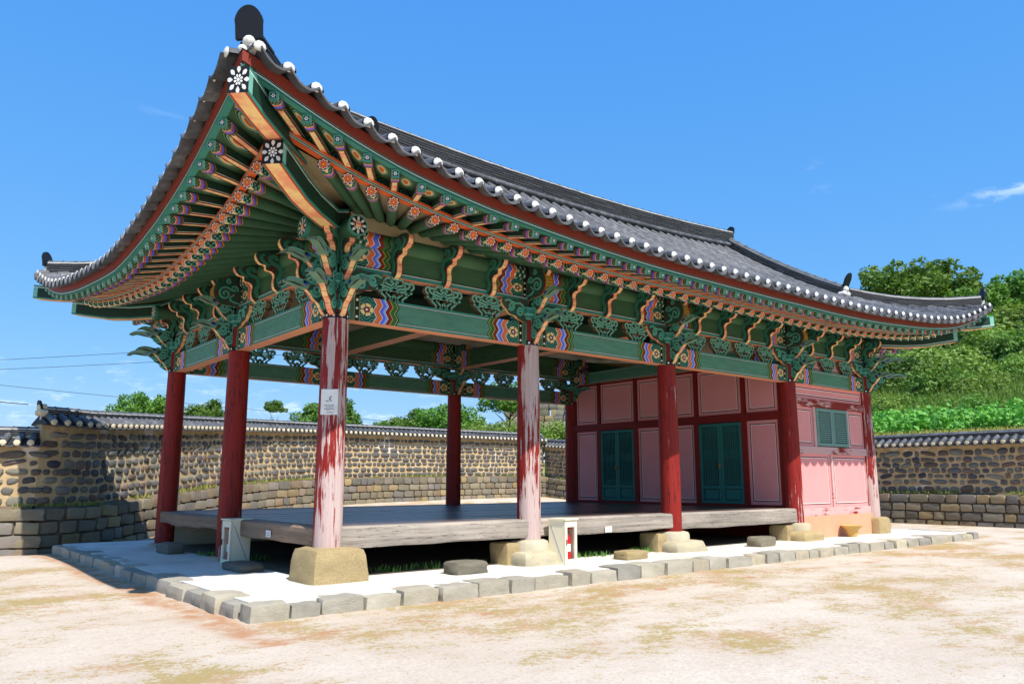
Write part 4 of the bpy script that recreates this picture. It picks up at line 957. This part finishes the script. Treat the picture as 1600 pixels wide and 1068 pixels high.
for c,rz,lb in (((-.176,1.61,.71),math.pi/2,'small white sticker on the shaded side of the floor edge beam'),((5.36,-.182,.65),0,'small white sticker on the sunlit front floor edge beam')):
    t=tag(empty('sticker',c),lb,'sticker'); t.rotation_euler=(0,0,rz); g=MB(); g.box((0,0,0),(.17,.008,.10)); o=g.build('label_sheet',m_white); o.parent=t
    g=MB(); s=1 if rz else -1
    for z_,w_ in ((.012,.12),(-.02,.10)): g.box((0,s*.0045,z_),(w_,.002,.012))
    o=g.build('printed_lines',m_boxl); o.parent=t
# ================================================================ COURT WALLS
peb=[superbox('stone',40+i,e=2.6+.25*(i%5),amp=.11,n=3,mats=m_pebble) for i in range(12)]
blk=[superbox('block',60+i,e=8,amp=.07,n=3,mats=m_block) for i in range(12)]
def wall(path,h,label,vis,capstep=.28,finials=(True,True),lift=0.,maxst=290,seed=1,LZ=1.10):
    """rubble base, mud wall set with river stones, tiled coping; vis(x,y) says where single stones are built"""
    rg=random.Random(seed); pts=resample([(x,y,0) for x,y in path],.5); n=len(pts); C=Vector((6,2,0))
    def frame(i):
        t=(pts[min(i+1,n-1)]-pts[max(i-1,0)]).normalized(); o=Vector((t.y,-t.x,0))
        if o.dot(C-pts[i])<0: o=-o
        return t,o
    F=[frame(i) for i in range(n)]; S=[0]
    for a,b in zip(pts,pts[1:]): S.append(S[-1]+(b-a).length)
    def at(s,out=0.,z=0.):
        s=clamp(s,0,S[-1]); i=0
        while i<n-2 and S[i+1]<s: i+=1
        f=(s-S[i])/(S[i+1]-S[i]); p=pts[i].lerp(pts[i+1],f); t=F[i][0].lerp(F[i+1][0],f); o=F[i][1].lerp(F[i+1][1],f).normalized(); q=p+o*out; return Vector((q.x,q.y,gz(p.x,p.y)+z)),t,o
    root=tag(empty('court_wall',pts[0]),label,'wall'); inv=Matrix.Translation(-pts[0])
    def put(o): o.parent=root; o.matrix_parent_inverse=inv; return o
    def sweep(sec,name,mat,smooth=False):
        g=MB(); ss=[S[-1]*i/(n*1) for i in range(n+1)]; R_=[[at(s,a,z)[0] for a,z in sec] for s in ss]
        for A,B in zip(R_,R_[1:]):
            for k in range(len(sec)): j=(k+1)%len(sec); g.face([A[k],B[k],B[j],A[j]])
        g.face(R_[0]);g.face(R_[-1]); return put(g.build(name,mat,smooth=smooth))
    core=sweep([(0,LZ-.1),(0,h-.06),(-.45,h-.06),(-.45,LZ-.1)],'mud_core',m_mud)
    sweep([(.24,-.4),(.24,LZ-.05),(.05,LZ+.02),(-.5,LZ+.02),(-.5,-.4)],'rubble_core',m_earth)
    items=[]
    z=LZ+.13; k=0
    while z<h-.22:
        s=rg.uniform(0,.2); rh=rg.uniform(.07,.105)
        while s<S[-1]:
            w_=rg.choice((.08,.10,.13,.15,.17,.2,.25))*rg.uniform(.85,1.1); items.append(('stone',s+w_,z+rg.uniform(-.018,.018)+.015*math.sin(s*.9+k),w_,rh*rg.uniform(.74,1.16),rg.uniform(-.02,.012),.06)); s+=2*w_+rg.uniform(.035,.085)
        z+=2*rh+rg.uniform(.03,.05); k+=1
    z=-.12
    for hh in ((LZ+.1)/4-.012,)*4:
        s=0
        while s<S[-1]:
            w_=rg.uniform(.17,.36); items.append(('block',s+w_,z+hh/2,w_*.99,hh/2*rg.uniform(.93,1.0),.20,.14)); s+=2*w_+.02
        z+=hh+.012
    single=[];rest=[]
    for it in items:
        p,t,o=at(it[1],it[5],it[2]); d=(p-CAMP).length; single.append((d if vis(p.x,p.y) else 1e6+d,it,p,t,o))
    cnt={'stone':0,'block':0}; gm={'stone':MB(),'block':MB()}
    for d,it,p,t,o in sorted(single,key=lambda q:q[0]):
        kind=it[0]; rz=math.atan2(t.y,t.x); me=(peb if kind=='stone' else blk)[rg.randrange(12)]; sc=(it[3],it[6],it[4]); tl=rg.uniform(-.22,.22) if kind=='stone' else rg.uniform(-.05,.05)
        if d<1e6 and cnt[kind]<maxst:
            cnt[kind]+=1; put(inst(kind,me,p,sc,rz,None,tl))
        elif d<1e6+60:
            M=Matrix.Translation(p)@Matrix.Rotation(rz,4,'Z')@Matrix.Diagonal((*sc,1)); vs_=[M@v.co for v in me.vertices]
            for f in me.polygons: gm[kind].face([vs_[i] for i in f.vertices])
    for kind,mm in (('stone',m_pebble),('block',m_block)):
        if gm[kind].f: tag(put(gm[kind].build('far_'+kind+'s',mm,smooth=50,fix=False)),kind='stuff')
    # soil and weeds on the ledge
    g=MB(); s=0
    while s<S[-1]:
        p,t,o=at(s,rg.uniform(.04,.24),LZ+.0); dens=mnoise.noise(Vector((s*.6,seed,0)))
        if dens>-.05:
            for q in range(4):
                a=rg.uniform(0,6.28); hh=rg.uniform(.03,.13)*(1+dens); w2=.012; d=Vector((math.cos(a),math.sin(a),0)); b=p+Vector((rg.uniform(-.04,.04),rg.uniform(-.04,.04),0)); g.face([b-d*w2,b+d*w2,b+Vector((d.y*hh*.5,-d.x*hh*.5,hh))])
        s+=.03
    tag(put(g.build('ledge_weeds',m_grassg,fix=False,weld=False)),kind='stuff')
    # coping
    ev=.22; ez=h-.02; rz_=h+.17
    sweep([(ev,ez-.06),(ev,ez-.02),(-.2,rz_),(-.62,ez-.02),(-.62,ez-.06)],'coping_bed',m_tiledark)
    s=capstep/2
    while s<S[-1]:
        a,_,o=at(s,ev+.05,ez+.01); b,_,_2=at(s,-.16,rz_+.03)
        if vis(a.x,a.y):
            g=MB(); g.tube([a,b],[.088,.078],n=8,half=False); c0=a
            g.tube([a,a+o*.03,a+o*.045],[.082,.066,.002],n=10,mi=1); put(g.build('coping_tile',[m_tile,m_cap2],smooth=45))
            t2=at(s+capstep/2,ev+.08,ez-.055)[0]; 
            g=MB(); tt=at(s+capstep/2)[1]; lip=[(math.cos(q/6*math.pi)*capstep*.46,-math.sin(q/6*math.pi)*.055+.02) for q in range(7)]
            g.prism(lip+[(x*.98,y+.03) for x,y in reversed(lip)],lambda A,B,Cc,t2=t2,tt=tt,o=o:t2+tt*A+Vector((0,0,B))-o*Cc,0,.25,0,0); put(g.build('coping_trough_tile',m_tile))
        s+=capstep
    rp=[at(S[-1]*i/n,-.18,rz_+.0)[0] for i in range(n+1)]; c,_,_,H=ridge(rp,3,.045,.24,'coping_ridge',False,None,.085); put(c)
    for e,(i,sg) in zip(finials,((0,-1),(-1,1))):
        if e:
            d=(rp[1]-rp[0])*-1 if sg<0 else rp[-1]-rp[-2]; q=rp[i]; endcap(q+Vector((0,0,.03)),d,c,.95,m_cap2); finial(q+Vector((0,0,H-.03)),d,.24,.2,c,.2)
    return root
m_grassg=leafm('wall_weeds',srgb(96,128,44),srgb(176,170,90))
WB=[(-1.85,11.35),(-1.2,11.5),(-.4,12.2),(1.5,14.3),(4.0,16.9),(6.8,19.2),(9.9,20.8),(13.2,21.7),(17.,22.3),(22.4,22.9),(24.3,22.9)]
wall(WB,3.08,'long curving stone wall with tiled coping behind the open hall',lambda x,y:x<24.4,finials=(True,False),seed=3)
wall([(-7.5,15.4),(-5,13.3),(-3.,11.8),(-1.85,11.35)],2.58,'lower stepped stretch of stone wall under the roof shadow',lambda x,y:x>-3.6,finials=(False,False),seed=5)
wall([(24.5,23.),(24.6,14.),(24.25,4.2),(24.05,-1.1)],2.78,'stone wall with tiled coping below the green bank beside the painted room',lambda x,y:y<4.8 or y>19.5,finials=(False,True),seed=8,LZ=1.06)
wall([(24.2,-1.15),(24.6,-7)],2.5,'lower end stretch of stone wall beyond the coping step',lambda x,y:y>-2.5,finials=(False,False),seed=9,LZ=1.06)
# ================================================================ LAND BEYOND THE WALLS
def hz(x,y):
    q=x-24.6-.0*y; b=1.9*sm(q/1.2)+1.45*sm((q-1.)/3.2)
    b+=max(0,q-5.5)*.30
    f=1-sm((y-(.5*q+3.5))/10.); b=min(b,3.2)+max(0,b-3.2)*f; return b*(1-.75*sm((y-14)/8)*(1-sm((q-10)/12)))+mnoise.noise(Vector((x*.12,y*.12,3)))*1.0*sm((q-6)/10)*f
g=MB(); xs=[24.62+.45*i for i in range(12)]+[30+1.8*i for i in range(1,45)]; ys=[-40+2*i for i in range(60)]
for i in range(len(xs)-1):
    for j in range(len(ys)-1): g.face([(xs[a],ys[b],hz(xs[a],ys[b])) for a,b in ((i,j),(i+1,j),(i+1,j+1),(i,j+1))])
tag(g.build('hillside',m_hill,smooth=True,fix=False),kind='structure')
g=MB(); 
for x0,x1,y0,y1,z0,z1 in ((-40,24.5,24.4,60,.9,2.4),(24.5,60,60,120,2,6)): g.face([(x0,y0,z0),(x1,y0,z0),(x1,y1,z1),(x0,y1,z1)])
tag(g.build('field',m_hill,fix=False),kind='structure')
nrg=np.random.default_rng(5)
def leaves(n,centres,rad,size,flat=.0,asp=1.6):
    """leaf quads round clump centres; returns verts, faces"""
    c=np.asarray(centres); k=nrg.integers(0,len(c),n); d=nrg.normal(size=(n,3)); d/=np.linalg.norm(d,axis=1)[:,None]
    r=rad*nrg.uniform(.35,1.,(n,1))**.5; p=c[k]+d*r*np.array([1,1,.8]); a=nrg.normal(size=(n,3)); a[:,2]*=.5; a/=np.linalg.norm(a,axis=1)[:,None]
    nn=d+nrg.normal(size=(n,3))*.6+np.array([0,0,.6]); b=np.cross(nn,a); b/=np.linalg.norm(b,axis=1)[:,None]+1e-9; s=size*nrg.uniform(.6,1.3,(n,1))
    v=np.stack([p-a*s*asp/2,p+b*s*.42,p+a*s*asp/2,p-b*s*.42],1).reshape(-1,3); return v
def leafmesh(name,v,mat):
    me=bpy.data.meshes.new(name); n=len(v)//4; me.from_pydata(v.tolist(),[],np.arange(n*4).reshape(n,4).tolist()); me.materials.append(mat); return me
def crown_mesh(name,seed,mat,n=2600,R_=(1,1,1),clumps=26,cr=.32,size=.09):
    q=np.random.default_rng(seed); d=q.normal(size=(clumps,3)); d/=np.linalg.norm(d,axis=1)[:,None]; r=q.uniform(.35,.95,(clumps,1)); c=d*r*np.array(R_); c[:,2]=np.abs(c[:,2])*.9+.15
    return leafmesh(name,leaves(n,c,cr,size),mat)
def trunk_mesh(name,h,seed):
    q=random.Random(seed); g=MB(); g.tube([(0,0,-.3),(q.uniform(-.03,.03),0,h*.5),(q.uniform(-.06,.06),q.uniform(-.05,.05),h)],[.07,.05,.025],n=7)
    for i in range(6):
        a=q.uniform(0,6.28); z=h*q.uniform(.45,.9); l=q.uniform(.35,.7); g.tube([(0,0,z),(math.cos(a)*l*.5,math.sin(a)*l*.5,z+l*.35),(math.cos(a)*l,math.sin(a)*l,z+l*.6)],[.03,.02,.006],n=5)
    o=g.build(name,m_bark); me=o.data; bpy.data.objects.remove(o); return me
TM=[trunk_mesh('trunk',1.0,i) for i in range(3)]
CM={'tree':[crown_mesh('crown',i,m_leaf,6500,(1,1,.95),46,.24,.07) for i in range(4)],'dark':[crown_mesh('crown',10+i,m_leafd,6000,(1,1,.75),30,.34,.07) for i in range(3)],
    'bush':[crown_mesh('foliage',20+i,m_leafy,6000,(1,1,.7),30,.36,.06) for i in range(4)],'mid':[crown_mesh('foliage',30+i,m_leaf,6000,(1,1,.75),30,.36,.06) for i in range(3)]}
def tree(x,y,z,R_,H,kind,label,group,cat='tree',name='tree',i=0):
    """crown radius R_, total height H, base at z"""
    t=tag(empty(name,(x,y,z)),label,cat,group); cm=CM[kind][i%len(CM[kind])]; ch=H-R_*1.0 if cat=='tree' else 0.
    sc=R_; o=inst('crown' if cat=='tree' else 'foliage',cm,(0,0,max(0,ch-.25*R_)),(sc,sc,sc*1.0),rng.uniform(0,6.28),t)
    th=max(.5,.72*ch+.15*R_); inst('trunk' if cat=='tree' else 'stem',TM[i%3],(0,0,0),(R_*.8,R_*.8,th),rng.uniform(0,6.28),t)
# trees beyond the long wall
for i,(x,y,z,r,h,k,lb) in enumerate(((5.2,30.4,1.4,1.5,4.7,'tree','loose green tree above the long wall coping beside the far corner column'),(8.9,32.8,1.4,1.4,4.7,'tree','small green tree above the coping between the two dark red side columns'),
    (15.4,31.4,1.4,2.0,5.3,'tree','leafy green tree behind the column that carries the notice plate'),(12.9,33.2,2.6,.7,3.6,'tree','thin sapling above the coping left of the notice plate column'),
    (25.4,42.8,2.6,.9,3.6,'tree','tiny green tree far off above the middle of the long wall'),(28.1,43.,2.,2.6,5.6,'tree','low light tree far off above the middle of the long wall'),(26.5,35.5,2.2,2.5,5.3,'tree','bright green tree just beside the inner back column'),
    (33.5,37.2,4.,2.3,5.6,'tree','feathery tree rising over the hedge behind the wall corner'),(29.5,37.5,2.4,2.0,4.2,'tree','low green tree between the inner back column and the hedge'))):
    tree(x,y,z,r,h,k,lb,'trees beyond the long wall',i=i)
for i,(x,y,z,r) in enumerate(((25.4,28.4,3.3,2.0),(27.6,28.,3.4,2.0),(29.8,27.2,3.5,2.0),(31.8,25.8,3.5,2.0),(26.6,31.,3.3,2.2),(33.8,24.4,3.5,2.0),(29,30.5,3.3,2.2))):
    tree(x,y,z,r,0,'bush','dense bright bush in the hedge row behind the wall corner','hedge bushes behind the wall corner','bush','bush',i)
# hillside trees and bushes
for i,(x,y,r,h,k,lb) in enumerate(((56.5,17.,3.8,8.2,'tree','broad tree on the hill crest seen right over the roof end'),(61.5,16.8,4.0,8.0,'tree','tall tree on the hill crest beside the broad tree'),(60.,12.4,3.2,5.2,'tree','rounded tree on the hill shoulder'),(63.,9.8,3.4,5.4,'tree','tree at the outer end of the hill crest'),(66.,5.,3.6,5.4,'tree','far tree on the falling shoulder of the hill'))):
    tree(x,y,hz(x,y)-.2,r,h,k,lb,'trees on the hill crest',i=i)
bl={'bush':'yellow green bush on the hillside above the bean rows','mid':'mid green bush on the hillside above the bean rows','dark':'dark green bush on the hillside above the bean rows'}  # the dark kind has darker green leaves
hr=random.Random(12)
for x in (33.6,35.5,38,40.5,43,46,49,52,55,58):
    y=-6+hr.uniform(0,2)
    while y<20+ (x-36)*.3:
        k=hr.choice(('bush','bush','mid','dark') if x>38 else ('bush','mid','mid')); r=hr.uniform(1.4,2.6)*(1+(x-36)*.022); xx,yy=x+hr.uniform(-1.4,1.4),y
        if yy<(xx-24)*.62+2.5 and yy>(xx-24)*.05-4: tree(xx,yy,hz(xx,yy)-.35,r*(.75 if x<38 else 1.),0,k,bl[k],{'bush':'yellow green hillside bushes','mid':'mid green hillside bushes','dark':'dark hillside bushes'}[k],'bush','bush',hr.randrange(9))
        y+=r*1.05
# bean rows on the bank and rough grass
cs=[]; 
for i in range(900):
    y=hr.uniform(-6,13); x=hr.uniform(29.3,32.2); cs.append((x,y,hz(x,y)+hr.uniform(.1,.85)))
v=leaves(15000,cs,.28,.17,asp=1.15); tag(bpy.data.objects.new('bean_plants',leafmesh('bean_plants',v,m_bean)),'dense rows of broad leaved bean plants on the bank above the wall','crop',kind='stuff'); COL.objects.link(bpy.data.objects['bean_plants'])
def blades(name,n,fx,mat,hr_,wd,label):
    P_=[]; 
    for i in range(n):
        x,y,z,k=fx(); a=hr.uniform(0,6.28); hh=hr.uniform(*hr_)*k; d=np.array((math.cos(a),math.sin(a),0))*wd; b=np.array((x,y,z)); ln=np.array((hr.uniform(-.5,.5)*hh,hr.uniform(-.5,.5)*hh,hh)); P_+= [b-d,b+d,b+ln]
    me=bpy.data.meshes.new(name); me.from_pydata([tuple(p) for p in P_],[],[(3*i,3*i+1,3*i+2) for i in range(n)]); me.materials.append(mat); o=bpy.data.objects.new(name,me); COL.objects.link(o); tag(o,label,'grass',kind='stuff')
def fbank():
    x=hr.uniform(25.2,29.4); y=hr.uniform(-7,12); return x,y,hz(x,y),1
blades('bank_grass',16000,fbank,m_grass,(.08,.28),.02,'dry grass on the bank between wall and bean rows')
def fhill():
    x=hr.uniform(32.5,40); y=hr.uniform(-4,14); return x,y,hz(x,y),1+hr.random()
blades('hill_grass',22000,fhill,m_leafy,(.25,.7),.035,'tall rank grass on the slope behind the bean rows')
def fund():
    x,y=hr.choice(((1.2,.35),(1.9,.4),(2.7,.35),(4.9,.2),(5.3,.15),(6.4,.1),(6.55,.1),(.2,3.3),(.1,4.6))); return x+hr.gauss(0,.16),y+hr.gauss(0,.1),POD+.01,1.
blades('floor_edge_weeds',500,fund,m_leaf,(.03,.11),.02,'green weeds in the shade under the timber floor')
# distant dry-stone rampart seen through the hall
def rampart():
    t=tag(empty('stone_rampart',(47,44.5,5)),'pale ruined stone rampart far off seen through the back of the hall','rampart'); r=random.Random(4); z=6.2
    for row in range(6):
        s=-6
        while s<6:
            w_=r.uniform(.4,.85); x,y=46+s*.63,44.5-s*.77; o=inst('stone',blk[r.randrange(12)],(x-46,y-44.5,z-5),(w_*.62,.5,.3),math.atan2(-.77,.63),t); s+=w_*1.24
        z+=.56
rampart()
# overhead cables
def cable(a,b,sag,label):
    a,b=Vector(a),Vector(b); g=MB(); g.tube([a.lerp(b,i/14)-Vector((0,0,sag*4*(i/14)*(1-i/14))) for i in range(15)],.016,n=5); tag(g.build('overhead_cable',m_black,smooth=True),label,'cable','overhead cables beyond the long wall')
cable((-20,33,6.2),(-.4,24.6,4.35),.1,'thick dark cable running down to the wall end tile'); cable((-25,70,7.3),(35,40,13.),.5,'thin cable rising across the sky towards the far corner bracket'); cable((-25,71,7.8),(35,41,14.2),.5,'upper thin cable rising across the sky beside the far corner bracket'); cable((-25,68,11.),(35,45,6.),.4,'faint cable falling across the other cables')

# loose grit on the court
def grit():
    q=np.random.default_rng(9); n=9000; r=q.uniform(0,1,n)**.8*15+1.5; a=q.uniform(R(5),R(100),n); x=CAMP.x+np.cos(a)*r; y=CAMP.y+np.sin(a)*r
    ok=~((x>PX0-.05)&(x<PX1)&(y>PY0-.05)&(y<PY1)); x,y=x[ok],y[ok]; n=len(x); s=q.uniform(.002,.006,n)*(1+1.2*(q.random(n)>.985)); V=[];F=[]
    base=np.array([(1,0,0),(-.6,.9,0),(-.6,-.9,0),(.1,.1,.8)])
    for i in range(n):
        t=q.uniform(0,6.28); c,d=math.cos(t),math.sin(t); b=base*s[i]; k=len(V)
        V+=[(x[i]+p[0]*c-p[1]*d,y[i]+p[0]*d+p[1]*c,p[2]+.001) for p in b]; F+=[(k,k+1,k+3),(k+1,k+2,k+3),(k+2,k,k+3)]
    me=bpy.data.meshes.new('grit'); me.from_pydata(V,[],F); me.materials.append(paint('grit_stone',srgb(176,160,138),.9,.5)); o=bpy.data.objects.new('grit',me); COL.objects.link(o); tag(o,'loose grit scattered over the sandy court','gravel',kind='stuff')
grit()
